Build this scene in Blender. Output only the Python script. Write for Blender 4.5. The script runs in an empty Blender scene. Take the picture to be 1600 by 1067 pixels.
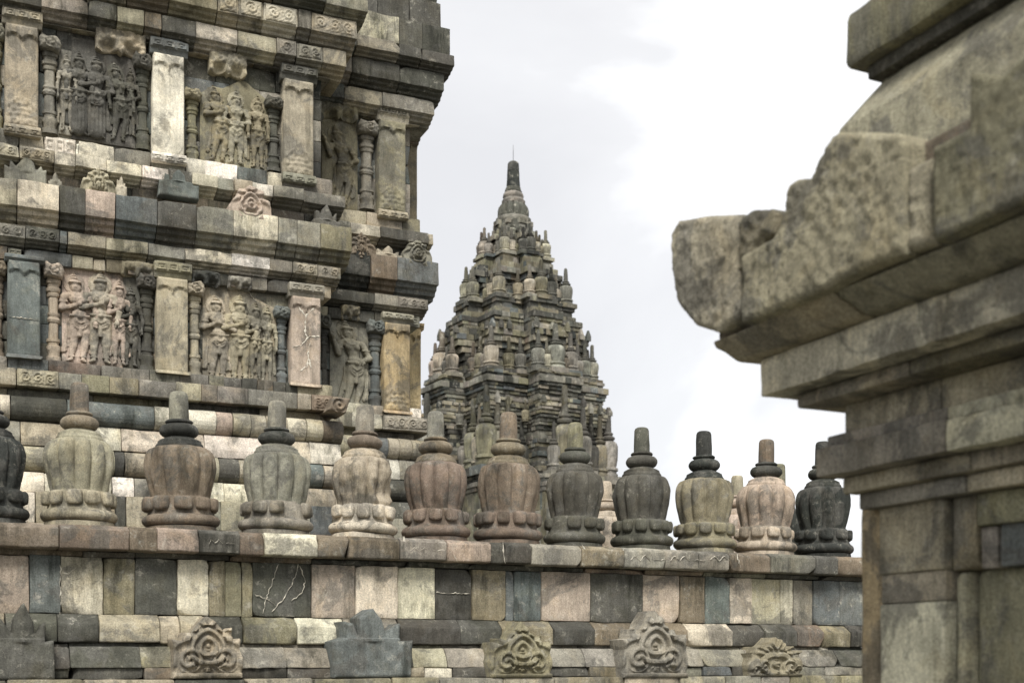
import bpy, math, random
import numpy as np
from math import radians, sin, cos, tan, atan, pi, hypot

# ------------------------------------------------------------------ camera, sky, sun, exposure
SC = bpy.context.scene
COL = SC.collection
EYE = 1.65                       # camera height above the ground
FPX = 2000.0                     # focal length in pixels of the 1600 px wide photograph
HOR = 1033.0                     # horizon row
TH = radians(24.4)               # direction of the masonry relative to the picture plane
CT, ST = cos(TH), sin(TH)

cam = bpy.data.cameras.new('camera')
cam.sensor_width = 36.0
cam.lens = FPX / 1600 * 36.0
cam.shift_y = (HOR - 533.5) / 1600.0
cam.clip_start = 0.05
cam.clip_end = 3000
cam.dof.use_dof = True
cam.dof.focus_distance = 13.5
cam.dof.aperture_fstop = 3.0
camo = bpy.data.objects.new('camera', cam)
camo.location = (0, 0, EYE)
camo.rotation_euler = (radians(90), 0, 0)
COL.objects.link(camo)
SC.camera = camo

SUN_EL, SUN_AZ = radians(48), radians(177)     # azimuth clockwise from +Y: from behind the camera, to its right
w = bpy.data.worlds.new('World')
SC.world = w
w.use_nodes = True
nt = w.node_tree
nt.nodes.clear()
def N(tree, kind, **kw):
    n = tree.nodes.new(kind)
    for k, v in kw.items():
        if k.startswith('i_'):
            key = k[2:]
            n.inputs[int(key) if key.isdigit() else key].default_value = v
        else:
            setattr(n, k, v)
    return n
def ramp(tree, stops, interp='LINEAR'):
    n = tree.nodes.new('ShaderNodeValToRGB')
    cr = n.color_ramp
    cr.interpolation = interp
    while len(cr.elements) < len(stops):
        cr.elements.new(0.5)
    for e, (p, c) in zip(cr.elements, stops):
        e.position = p
        e.color = c if len(c) == 4 else (*c, 1)
    return n
L = nt.links.new
sky = N(nt, 'ShaderNodeTexSky', sky_type='NISHITA', sun_disc=False, sun_elevation=SUN_EL, sun_rotation=SUN_AZ)
bg_sky = N(nt, 'ShaderNodeBackground', i_Strength=0.10)
L(sky.outputs[0], bg_sky.inputs[0])
tc = N(nt, 'ShaderNodeTexCoord')
mp = N(nt, 'ShaderNodeMapping')
mp.inputs['Scale'].default_value = (1.0, 1.0, 1.6)
mp.inputs['Rotation'].default_value = (0, 0, radians(9))
mp.inputs['Location'].default_value = (0.35, 0.1, 0.62)
L(tc.outputs['Generated'], mp.inputs[0])
cn = N(nt, 'ShaderNodeTexNoise', i_Scale=2.6, i_Detail=6.0, i_Roughness=0.5, i_Distortion=0.35)
L(mp.outputs[0], cn.inputs['Vector'])
cr = ramp(nt, [(0.38, (0.388, 0.386, 0.391)), (0.52, (0.432, 0.430, 0.433)), (0.62, (0.60, 0.60, 0.598))])
L(cn.outputs['Fac'], cr.inputs[0])
bg_cl = N(nt, 'ShaderNodeBackground', i_Strength=1.0)
L(cr.outputs[0], bg_cl.inputs[0])
mixs = N(nt, 'ShaderNodeMixShader', i_0=0.93)
L(bg_sky.outputs[0], mixs.inputs[1])
L(bg_cl.outputs[0], mixs.inputs[2])
wo = N(nt, 'ShaderNodeOutputWorld')
L(mixs.outputs[0], wo.inputs[0])

sd = bpy.data.lights.new('sun', 'SUN')
sd.energy = 2.0
sd.angle = radians(20)
sd.color = (1.0, 0.965, 0.90)
so = bpy.data.objects.new('sun', sd)
so.location = (0, 0, 60)
from mathutils import Vector, Euler
sv = Vector((sin(SUN_AZ) * cos(SUN_EL), cos(SUN_AZ) * cos(SUN_EL), sin(SUN_EL)))
so.rotation_euler = sv.to_track_quat('Z', 'Y').to_euler()
COL.objects.link(so)

SC.view_settings.view_transform = 'Standard'
SC.view_settings.look = 'None'
SC.view_settings.exposure = 1.15
SC.view_settings.gamma = 1.0
SC.view_settings.use_curve_mapping = False
try:
    SC.cycles.use_denoising = True
    SC.cycles.max_bounces = 6
    SC.cycles.diffuse_bounces = 3
except Exception:
    pass

# ------------------------------------------------------------------ helpers
RNG = random.Random(7)
def lin(c):
    return tuple(((x / 255.0) / 12.92 if x / 255.0 <= 0.04045 else ((x / 255.0 + 0.055) / 1.055) ** 2.4) for x in c)
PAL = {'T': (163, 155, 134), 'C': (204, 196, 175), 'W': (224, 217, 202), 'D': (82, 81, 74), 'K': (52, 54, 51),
       'G': (138, 134, 122), 'B': (102, 107, 105), 'P': (174, 160, 144), 'N': (122, 111, 96), 'O': (130, 124, 101),
       'R': (124, 109, 97), 'Y': (178, 159, 124)}
def pcol(code, r=None, var=0.10):
    r = r or RNG
    c = lin(PAL[code])
    m_ = 0.15 if c[1] > 0.2 else 0.03
    c = tuple((1 - m_) * x + m_ * m for x, m in zip(c, (0.25, 0.23, 0.185)))
    k = 1 + r.uniform(-var, var)
    return tuple(min(0.75, x * k * (1 + r.uniform(-0.03, 0.03))) for x in c)
def pick(weights, r):
    t = r.random() * sum(x for _, x in weights)
    for c, x in weights:
        t -= x
        if t <= 0:
            return c
    return weights[-1][0]
MIX = [('T', 6), ('G', 4), ('O', 3), ('D', 2.5), ('C', 3), ('N', 1), ('B', 1.5), ('P', 1), ('W', 0.7)]

def _hash(ix, iy, iz, seed):
    h = (ix * 374761393 + iy * 668265263 + iz * 2147483647 + seed * 974634777) & 0xFFFFFFFF
    h = ((h ^ (h >> 13)) * 1274126177) & 0xFFFFFFFF
    h = h ^ (h >> 16)
    return (h & 0xFFFF) / 32767.5 - 1.0
def vn(P, freq, seed=0):
    """smooth value noise in [-1,1] at points P (n,3)"""
    Q = P * freq
    I = np.floor(Q).astype(np.int64)
    F = Q - I
    F = F * F * (3 - 2 * F)
    out = 0
    for dx in (0, 1):
        wx = F[:, 0] if dx else 1 - F[:, 0]
        for dy in (0, 1):
            wy = F[:, 1] if dy else 1 - F[:, 1]
            for dz in (0, 1):
                wz = F[:, 2] if dz else 1 - F[:, 2]
                out = out + wx * wy * wz * _hash(I[:, 0] + dx, I[:, 1] + dy, I[:, 2] + dz, seed)
    return out

# frame coordinates: s along the masonry (to the right), q into depth, z above the eye
def S_(u, D):
    return D * tan(TH + atan((u - 800) / FPX))
def Y_(u, D):
    ph = atan((u - 800) / FPX)
    return D / cos(TH + ph) * cos(ph)
def Z_(u, v, D):
    return (HOR - v) / FPX * Y_(u, D)
# the same for planes of constant s = P whose length runs along q
def Q_(u, P):
    return P / tan(TH + atan((u - 800) / FPX))
def ZQ(u, v, P):
    ph = atan((u - 800) / FPX)
    return (HOR - v) / FPX * P / sin(TH + ph) * cos(ph)

ORG = {}      # object -> its origin in frame coordinates
def root(name, s, q, z, label, cat, group=None, rot=TH):
    o = bpy.data.objects.new(name, None)
    COL.objects.link(o)
    o.location = (s * CT - q * ST, s * ST + q * CT, z + EYE)
    o.rotation_euler = (0, 0, rot)
    o['label'] = label
    o['category'] = cat
    if group:
        o['group'] = group
    o.empty_display_size = 0.2
    ORG[o] = np.array((s, q, z), float)
    return o
def mk(name, V, F, mat, parent, col=None, sharp=33, flat=False, org=None):
    V = np.asarray(V, float)
    if org is None:
        org = (V.min(0) + V.max(0)) / 2
    org = np.asarray(org, float)
    me = bpy.data.meshes.new(name)
    me.from_pydata((V - org).tolist(), [], F)
    if not flat:
        me.polygons.foreach_set('use_smooth', [True] * len(me.polygons))
        me.set_sharp_from_angle(angle=radians(sharp))
    me.materials.append(mat)
    o = bpy.data.objects.new(name, me)
    COL.objects.link(o)
    ORG[o] = org
    if parent is not None:
        o.parent = parent
        o.location = tuple(org - ORG[parent])
    if col is not None:
        o.color = (*col, 1)
    return o

def fit(prof, ch, res, back=None):
    """cut the corners of a closed profile by ch and subdivide its edges to about res"""
    n = len(prof)
    pts = []
    for i in range(n):
        a, b, c = np.array(prof[i - 1]), np.array(prof[i]), np.array(prof[(i + 1) % n])
        la, lc = np.linalg.norm(a - b), np.linalg.norm(c - b)
        k = min(ch, 0.35 * la, 0.35 * lc)
        if k > 1e-4:
            p0, p1 = b + (a - b) / la * k, b + (c - b) / lc * k
            pts += [p0, (p0 + p1) * 0.3 + b * 0.4, p1]
        else:
            pts.append(b)
    out = []
    d0 = min(p[0] for p in prof)
    for i in range(len(pts)):
        a, b = pts[i], pts[(i + 1) % len(pts)]
        rs = res * (6 if min(a[0], b[0]) > d0 + 0.22 else 1)
        m = max(1, int(np.linalg.norm(b - a) / rs))
        for k in range(m):
            out.append(a + (b - a) * k / m)
    return np.array(out)

def stone(name, a0, a1, prof, parent, mat, col, axis='s', res=0.12, amp=0.004, ch=0.012, gap=0.003, off=0.006, seed=None, rough=0.0, chips=0.05):
    """one dressed stone: a profile (depth, z) drawn along the axis, edges worn, faces uneven"""
    seed = RNG.randrange(1 << 20) if seed is None else seed
    r = random.Random(seed)
    P = fit(prof, ch, res)
    c = (P.min(0) + P.max(0)) / 2
    h = np.maximum((P.max(0) - P.min(0)) / 2, 1e-4)
    Ln = a1 - a0 - 2 * gap
    ce = min(ch, Ln * 0.3)
    m = max(1, int((Ln - 2 * ce) / res))
    A = [(a0 + gap, ce), (a0 + gap + 0.3 * ce, 0.3 * ce)] + [(a0 + gap + ce + (Ln - 2 * ce) * k / m, 0) for k in range(m + 1)] + [(a1 - gap - 0.3 * ce, 0.3 * ce), (a1 - gap, ce)]
    V = []
    for a, sh in A:
        d = np.clip((P - c) / (0.35 * h), -1, 1)
        p = P - d * sh
        V.append(np.column_stack([np.full(len(p), a), p[:, 0], p[:, 1]]))
    V = np.concatenate(V)
    n = len(P)
    F = []
    R = len(A)
    for i in range(R - 1):
        for j in range(n):
            F.append((i * n + j, i * n + (j + 1) % n, (i + 1) * n + (j + 1) % n, (i + 1) * n + j))
    c0 = len(V)
    V = np.concatenate([V, [[A[0][0], c[0], c[1]], [A[-1][0], c[0], c[1]]]])
    for j in range(n):
        F.append((c0, (j + 1) % n, j))
        F.append((c0 + 1, (R - 1) * n + j, (R - 1) * n + (j + 1) % n))
    sd = seed % 1000
    fr = 1.0 / max(0.02, 2.5 * res)
    if amp > 0:
        Wd = np.column_stack([vn(V, fr, sd + k) + 0.5 * vn(V, fr * 2.1, sd + 5 + k) for k in range(3)])
        V = V + Wd * amp
        big = np.column_stack([vn(V, fr * 0.3, sd + 20 + k) for k in range(3)])
        V = V + big * amp * 0.7
    if rough > 0:      # broken edge: bites out of the lower or upper front arris
        bt = vn(V, 1.0 / 0.16, sd + 40)
        ed = np.clip((np.abs(V[:, 2] - c[1]) / h[1]) ** 4, 0, 1)
        V[:, 1] += np.clip(bt, 0, 1) * ed * rough
    # broken corners: flat facets struck off the front corners
    for _ in range(r.choice((0, 0, 1, 1, 2)) if chips > 0 else 0):
        ea = r.choice((-1, 1)); ez = r.choice((-1, 1))
        K = np.array([a0 if ea < 0 else a1, P[:, 0].min(), c[1] + ez * h[1]])
        nn = np.array([ea * r.uniform(0.3, 1.2), -r.uniform(0.4, 1.2), ez * r.uniform(0.3, 1.2)])
        nn /= np.linalg.norm(nn)
        dd = (V - K) @ nn + r.uniform(0.25, 1.0) * chips
        V = V - np.clip(dd, 0, None)[:, None] * nn
    V[:, 1] += r.uniform(-off, off)
    V[:, 2] += r.uniform(-off, off) * 0.35
    if axis == 'q':
        V = V[:, [1, 0, 2]]
        F = [f[::-1] for f in F]
    return mk(name, V, F, mat, parent, col)

def poly_d(X, Z, poly):
    """inside mask and distance to a polygon's outline, nearest outline point"""
    poly = np.asarray(poly, float)
    ins = np.zeros(X.shape, bool)
    best = np.full(X.shape, 1e9)
    bx, bz = X.copy(), Z.copy()
    for i in range(len(poly)):
        (x0, z0), (x1, z1) = poly[i - 1], poly[i]
        cond = ((z0 > Z) != (z1 > Z))
        with np.errstate(divide='ignore', invalid='ignore'):
            xi = (x1 - x0) * (Z - z0) / (z1 - z0 if z1 != z0 else 1e-12) + x0
        ins ^= cond & (X < xi)
        dx, dz = x1 - x0, z1 - z0
        t = np.clip(((X - x0) * dx + (Z - z0) * dz) / (dx * dx + dz * dz + 1e-12), 0, 1)
        px, pz = x0 + t * dx, z0 + t * dz
        d = np.hypot(X - px, Z - pz)
        m = d < best
        best = np.where(m, d, best)
        bx, bz = np.where(m, px, bx), np.where(m, pz, bz)
    return ins, best, bx, bz

def relief(name, poly, D, thick, parent, mat, col, hfun=None, res=0.02, axis='s', rnd=0.01, mask=None, sharp=60, snap=True, off=0.0):
    """a slab with outline poly (a, z); its face stands at depth D and swells outwards by hfun(A, Z)"""
    poly = np.asarray(poly, float)
    lo, hi = poly.min(0), poly.max(0)
    na, nz = max(2, int(math.ceil((hi[0] - lo[0]) / res))), max(2, int(math.ceil((hi[1] - lo[1]) / res)))
    A, Z = np.meshgrid(np.linspace(lo[0], hi[0], na + 1), np.linspace(lo[1], hi[1], nz + 1), indexing='ij')
    ins, d, bx, bz = poly_d(A, Z, poly)
    st = max((hi[0] - lo[0]) / na, (hi[1] - lo[1]) / nz)
    M = ins | (d < st * 0.5) if snap else ins
    H = hfun(A, Z) if hfun is not None else np.zeros_like(A)
    if mask is not None:
        M = M & mask(A, Z)
    cell = M[:-1, :-1] & M[1:, :-1] & M[1:, 1:] & M[:-1, 1:]
    used = np.zeros_like(M)
    used[:-1, :-1] |= cell; used[1:, :-1] |= cell; used[1:, 1:] |= cell; used[:-1, 1:] |= cell
    # verts with an unused neighbouring cell are on the outline
    cnt = np.zeros(M.shape, int)
    cnt[:-1, :-1] += cell; cnt[1:, :-1] += cell; cnt[1:, 1:] += cell; cnt[:-1, 1:] += cell
    bnd = used & (cnt < 4)
    if mask is None and snap:
        near = bnd & (d < st * 1.6)
        A = np.where(near, bx, A); Z = np.where(near, bz, Z)
        d = np.where(near, 0, d)
    if rnd > 0:
        H = H - rnd * np.clip(1 - d / (rnd * 1.6), 0, 1) ** 2
    idx = -np.ones(M.shape, int)
    idx[used] = np.arange(used.sum())
    A_, Z_v, H_ = A[used], Z[used], H[used]
    n = len(A_)
    ci, cj = np.nonzero(cell)
    quads = np.column_stack([idx[ci, cj], idx[ci + 1, cj], idx[ci + 1, cj + 1], idx[ci, cj + 1]])
    e = np.concatenate([quads[:, [0, 1]], quads[:, [1, 2]], quads[:, [2, 3]], quads[:, [3, 0]]])
    key = np.sort(e, 1)
    ku, inv, ct = np.unique(key[:, 0].astype(np.int64) * (n + 1) + key[:, 1], return_inverse=True, return_counts=True)
    be = e[ct[inv] == 1]
    bv = np.unique(be)
    back = {int(v): n + k for k, v in enumerate(bv)}
    V = np.column_stack([A_, D - H_, Z_v])
    VB = np.column_stack([A_[bv], np.full(len(bv), D + thick), Z_v[bv]])
    V = np.concatenate([V, VB])
    F = quads.tolist()
    for a, b in be.tolist():
        F.append((b, a, back[a], back[b]))
    if axis == 'q':
        V = V[:, [1, 0, 2]]
        F = [f[::-1] for f in F]
    return mk(name, V, [tuple(f) for f in F], mat, parent, col, sharp=sharp)

def revolve(rf, zs, seg, z0, base, amp=0.0, seed=0, closed=True):
    """surface of revolution whose radius rf(t, theta) may vary round the axis; zs heights"""
    th = np.linspace(0, 2 * pi, seg, endpoint=False)
    V = []
    for i, z in enumerate(zs):
        r = rf(i, th)
        V.append(np.column_stack([base[0] + r * np.cos(th), base[1] + r * np.sin(th), np.full(seg, z0 + z)]))
    V = np.concatenate(V)
    if amp > 0:
        c = np.array([base[0], base[1], 0])
        dirv = V - c
        dirv[:, 2] = 0
        nrm = np.linalg.norm(dirv, axis=1, keepdims=True) + 1e-6
        nz = vn(V, 14, seed) * 0.6 + vn(V, 5, seed + 3) + 0.35 * vn(V, 33, seed + 9)
        V = V + dirv / nrm * (nz * amp)[:, None]
        V[:, 2] += vn(V, 9, seed + 7) * amp * 0.5
    F = []
    for i in range(len(zs) - 1):
        for j in range(seg):
            F.append((i * seg + j, i * seg + (j + 1) % seg, (i + 1) * seg + (j + 1) % seg, (i + 1) * seg + j))
    F.append(tuple(range(seg))[::-1])
    F.append(tuple(range((len(zs) - 1) * seg, len(zs) * seg)))
    return V, F

# ------------------------------------------------------------------ materials
def stone_mat(name, k=1.0, use_attr=False, pits=0.5, bump=0.5, lichen=0.5, stain=0.6, grain=0.3, warm=(0.42, 0.34, 0.22)):
    m = bpy.data.materials.new(name)
    m.use_nodes = True
    t = m.node_tree
    t.nodes.clear()
    l = t.links.new
    out = N(t, 'ShaderNodeOutputMaterial')
    bs = N(t, 'ShaderNodeBsdfPrincipled', i_Roughness=0.92)
    bs.inputs['Specular IOR Level'].default_value = 0.22
    l(bs.outputs[0], out.inputs[0])
    geo = N(t, 'ShaderNodeNewGeometry')
    oi = N(t, 'ShaderNodeObjectInfo')
    # every stone gets its own patch of the pattern
    mul = N(t, 'ShaderNodeMath', operation='MULTIPLY', i_1=37.0)
    l(oi.outputs['Random'], mul.inputs[0])
    add = N(t, 'ShaderNodeVectorMath', operation='ADD')
    l(geo.outputs['Position'], add.inputs[0])
    l(mul.outputs[0], add.inputs[1])
    sc = N(t, 'ShaderNodeVectorMath', operation='SCALE')
    sc.inputs['Scale'].default_value = k
    l(add.outputs[0], sc.inputs[0])
    P = sc.outputs[0]
    def noise(scale, detail=3.0, rough=0.6, vec=None, dist=0.0):
        n = N(t, 'ShaderNodeTexNoise', i_Scale=scale, i_Detail=detail, i_Roughness=rough, i_Distortion=dist)
        l(vec if vec is not None else P, n.inputs['Vector'])
        return n.outputs['Fac']
    def mrange(v, a, b, c, d):
        n = N(t, 'ShaderNodeMapRange', i_1=a, i_2=b, i_3=c, i_4=d)
        l(v, n.inputs[0])
        return n.outputs[0]
    def mixc(fac, a, b, mode='MIX'):
        n = N(t, 'ShaderNodeMix', data_type='RGBA', blend_type=mode)
        for sock, v in ((n.inputs[0], fac), (n.inputs[6], a), (n.inputs[7], b)):
            if isinstance(v, (int, float)):
                sock.default_value = v
            elif isinstance(v, tuple):
                sock.default_value = (*v, 1) if len(v) == 3 else v
            else:
                l(v, sock)
        return n.outputs[2]
    def math_(op, a, b):
        n = N(t, 'ShaderNodeMath', operation=op)
        for sock, v in ((n.inputs[0], a), (n.inputs[1], b)):
            if isinstance(v, (int, float)):
                sock.default_value = v
            else:
                l(v, sock)
        return n.outputs[0]
    if use_attr:
        at = N(t, 'ShaderNodeAttribute', attribute_name='col')
        base = at.outputs['Color']
        if use_attr == 'mul':
            base = mixc(1.0, oi.outputs['Color'], base, 'MULTIPLY')
    else:
        base = oi.outputs['Color']
    big = noise(2.3, 9.0, 0.7)
    mid = noise(13.0, 5.0, 0.7)
    fine = noise(85.0, 5.0, 0.82)
    mpt = N(t, 'ShaderNodeMapping')
    mpt.inputs['Scale'].default_value = (48.0, 48.0, 5.0)
    l(P, mpt.inputs[0])
    tool = noise(1.0, 4.0, 0.7, vec=mpt.outputs[0])
    v1 = mrange(big, 0.32, 0.68, 0.58, 1.36)
    v2 = math_('MULTIPLY', mrange(mid, 0.3, 0.7, 0.86, 1.14), mrange(tool, 0.3, 0.7, 0.84, 1.16))
    v3 = mrange(fine, 0.34, 0.66, 1 - grain * 1.25, 1 + grain * 1.25)
    vv = math_('MULTIPLY', math_('MULTIPLY', v1, v2), v3)
    cmb = N(t, 'ShaderNodeCombineColor')
    for i in range(3):
        l(vv, cmb.inputs[i])
    c = mixc(1.0, base, cmb.outputs[0], 'MULTIPLY')
    # grey weathering skin creeping over part of each stone
    wp = N(t, 'ShaderNodeVectorMath', operation='SCALE')
    wp.inputs['Scale'].default_value = k
    l(geo.outputs['Position'], wp.inputs[0])
    sk = mrange(noise(2.6, 7.0, 0.7, vec=wp.outputs[0], dist=0.5), 0.505, 0.565, 0.0, 0.62)
    c = mixc(sk, c, mixc(1.0, cmb.outputs[0], (0.115, 0.112, 0.10), 'MULTIPLY'))
    # warm ochre bloom
    oc = mrange(noise(4.3, 3.0, 0.6, dist=0.6), 0.52, 0.72, 0.0, 0.32)
    c = mixc(oc, c, mixc(1.0, c, (1.16, 1.03, 0.80), 'MULTIPLY'))
    # pale lichen crusts
    ln_ = math_('MULTIPLY', mrange(noise(10.0, 8.0, 0.78, dist=0.3), 0.56, 0.61, 0, 1), mrange(big, 0.42, 0.6, 0, 1))
    c = mixc(math_('MULTIPLY', ln_, lichen), c, (0.50, 0.475, 0.40))
    # soot and algae running down the stone
    mp_ = N(t, 'ShaderNodeMapping')
    mp_.inputs['Scale'].default_value = (5.0 * k, 5.0 * k, 0.9 * k)
    l(geo.outputs['Position'], mp_.inputs[0])
    st_ = math_('MULTIPLY', mrange(noise(1.0, 8.0, 0.72, vec=mp_.outputs[0]), 0.48, 0.60, 0, 1), mrange(noise(1.3, 2.0, 0.5), 0.40, 0.62, 0, 1))
    c = mixc(math_('MULTIPLY', st_, stain), c, mixc(1.0, c, (0.26, 0.27, 0.25), 'MULTIPLY'))
    # pits of the volcanic rock
    vo = N(t, 'ShaderNodeTexVoronoi', i_Scale=55.0)
    l(P, vo.inputs['Vector'])
    pit = math_('MULTIPLY', mrange(vo.outputs['Distance'], 0.12, 0.3, 1, 0), mrange(mid, 0.45, 0.62, 0, 1))
    c = mixc(math_('MULTIPLY', pit, pits), c, mixc(1.0, c, (0.35, 0.34, 0.32), 'MULTIPLY'))
    l(c, bs.inputs['Base Color'])
    hgt = math_('ADD', math_('MULTIPLY', mid, 0.55), math_('ADD', math_('MULTIPLY', fine, 0.55), math_('MULTIPLY', pit, -0.3)))
    bp = N(t, 'ShaderNodeBump', i_Strength=bump)
    bp.inputs['Distance'].default_value = 0.03 / k
    l(hgt, bp.inputs['Height'])
    l(bp.outputs[0], bs.inputs['Normal'])
    return m

M_WALL = stone_mat('wall_stone', 1.0, bump=0.55, lichen=0.55, stain=0.8)
M_FIN = stone_mat('finial_stone', 1.25, bump=0.6, lichen=0.35, stain=0.65)
M_TEMPLE = stone_mat('temple_stone', 0.75, bump=0.6, lichen=0.55, stain=0.85)
M_CARVE = stone_mat('carved_stone', 0.75, bump=0.35, lichen=0.35, stain=0.5, grain=0.22)
M_TOWER = stone_mat('tower_stone', 0.22, bump=0.6, lichen=0.75, stain=0.8)
M_TFIN = stone_mat('tower_finial_stone', 0.22, use_attr='mul', bump=0.6, lichen=0.6, stain=0.7)
M_TOWER_A = stone_mat('tower_masonry', 0.22, use_attr=True, bump=0.6, lichen=0.75, stain=0.8)
M_NEAR = stone_mat('gateway_stone', 1.25, bump=0.8, pits=0.7, lichen=0.35, stain=0.5, grain=0.34)
def plain(name, col, rough=0.9, metal=0.0):
    m = bpy.data.materials.new(name)
    m.use_nodes = True
    b = m.node_tree.nodes['Principled BSDF']
    n = N(m.node_tree, 'ShaderNodeTexNoise', i_Scale=40.0, i_Detail=4.0)
    r = ramp(m.node_tree, [(0.3, tuple(x * 0.75 for x in col)), (0.7, tuple(min(1, x * 1.15) for x in col))])
    m.node_tree.links.new(n.outputs['Fac'], r.inputs[0])
    m.node_tree.links.new(r.outputs[0], b.inputs['Base Color'])
    b.inputs['Roughness'].default_value = rough
    b.inputs['Metallic'].default_value = metal
    return m
M_MORTAR = plain('lime_mortar', (0.60, 0.56, 0.47))
M_METAL = plain('rod_metal', (0.16, 0.16, 0.17), 0.5, 0.6)

def ground_mat():
    m = bpy.data.materials.new('ground_gravel')
    m.use_nodes = True
    t = m.node_tree
    b = t.nodes['Principled BSDF']
    n = N(t, 'ShaderNodeTexNoise', i_Scale=6.0, i_Detail=8.0)
    g = N(t, 'ShaderNodeNewGeometry')
    t.links.new(g.outputs['Position'], n.inputs['Vector'])
    r = ramp(t, [(0.3, (0.07, 0.07, 0.05)), (0.7, (0.16, 0.15, 0.12))])
    t.links.new(n.outputs['Fac'], r.inputs[0])
    t.links.new(r.outputs[0], b.inputs['Base Color'])
    b.inputs['Roughness'].default_value = 0.95
    return m

# ------------------------------------------------------------------ ground
g = mk('ground', [(-1500, -1500, 0), (1500, -1500, 0), (1500, 1500, 0), (-1500, 1500, 0)], [(0, 1, 2, 3)], ground_mat(), None, flat=True, org=(0, 0, 0))
g['kind'] = 'structure'
GZ = -EYE                        # ground in frame heights

#@@TEMPLE
# ------------------------------------------------------------------ carved shapes (heights in metres over the face)
def sq(x):
    return np.sqrt(np.maximum(x, 0))
def cap_(X, Z, x0, z0, x1, z1, r0, r1, k=0.8):
    dx, dz = x1 - x0, z1 - z0
    t = np.clip(((X - x0) * dx + (Z - z0) * dz) / (dx * dx + dz * dz + 1e-9), 0, 1)
    d = np.hypot(X - x0 - t * dx, Z - z0 - t * dz)
    r = r0 + (r1 - r0) * t
    return k * sq(r * r - d * d)
def ell(X, Z, x, z, rx, rz, k):
    return k * sq(1 - ((X - x) / rx) ** 2 - ((Z - z) / rz) ** 2)
def top(H, c, off):
    return np.maximum(H, np.where(c > 0, c + off, 0))
def spiral(A, Z, x, z, r, turns=2.0, hand=1, ph=0.0):
    d = np.hypot(A - x, Z - z)
    a = np.arctan2(Z - z, (A - x) * hand)
    wv = 0.5 + 0.5 * np.cos(2 * pi * (turns * d / r) - a + ph)
    return np.clip(wv * 2.2 - 0.6, 0, 1) * np.clip((1 - d / r) * 5, 0, 1)
def scrolls(A, Z, x0, x1, z0, z1, n, depth, seed=0):
    H = np.zeros_like(A)
    wd = (x1 - x0) / n
    rr = min(wd * 0.5, (z1 - z0) * 0.47)
    for i in range(n):
        H = np.maximum(H, spiral(A, Z, x0 + wd * (i + 0.5), (z0 + z1) / 2, rr, 1.8, 1 if (i + seed) % 2 else -1, seed + i))
    edge = np.minimum(np.minimum(A - x0, x1 - A), np.minimum(Z - z0, z1 - Z))
    H = np.maximum(H, 0.45 * (0.5 + 0.5 * np.sin(A * 90 + 3 * np.sin(Z * 60))) * np.clip(edge * 60, 0, 1))
    return H * depth * np.clip(edge * 60, 0, 1)
def foliage(A, Z, x0, x1, z0, z1, depth):
    cx = (x0 + x1) / 2
    X = np.abs(A - cx) / ((x1 - x0) / 2)
    T = (Z - z0) / (z1 - z0)
    H = 0.5 + 0.5 * np.sin(9 * X + 6 * np.sin(5 * T + X * 3)) * np.cos(11 * T - 4 * X)
    edge = np.minimum(np.minimum(A - x0, x1 - A), np.minimum(Z - z0, z1 - Z))
    return H * depth * np.clip(edge * 50, 0, 1)
def meander(A, Z, x0, x1, z0, z1, n, depth):
    wd = (x1 - x0) / n
    fx = ((A - x0) / wd) % 1.0 - 0.5
    fz = (Z - (z0 + z1) / 2) / (z1 - z0)
    m = np.maximum(np.abs(fx) * 1.05, np.abs(fz))
    H = np.where((m < 0.42) & (m > 0.28), 1.0, 0.0) + np.where(m < 0.13, 0.9, 0)
    return H * depth * ((A > x0) & (A < x1) & (Z > z0) & (Z < z1))

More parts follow.
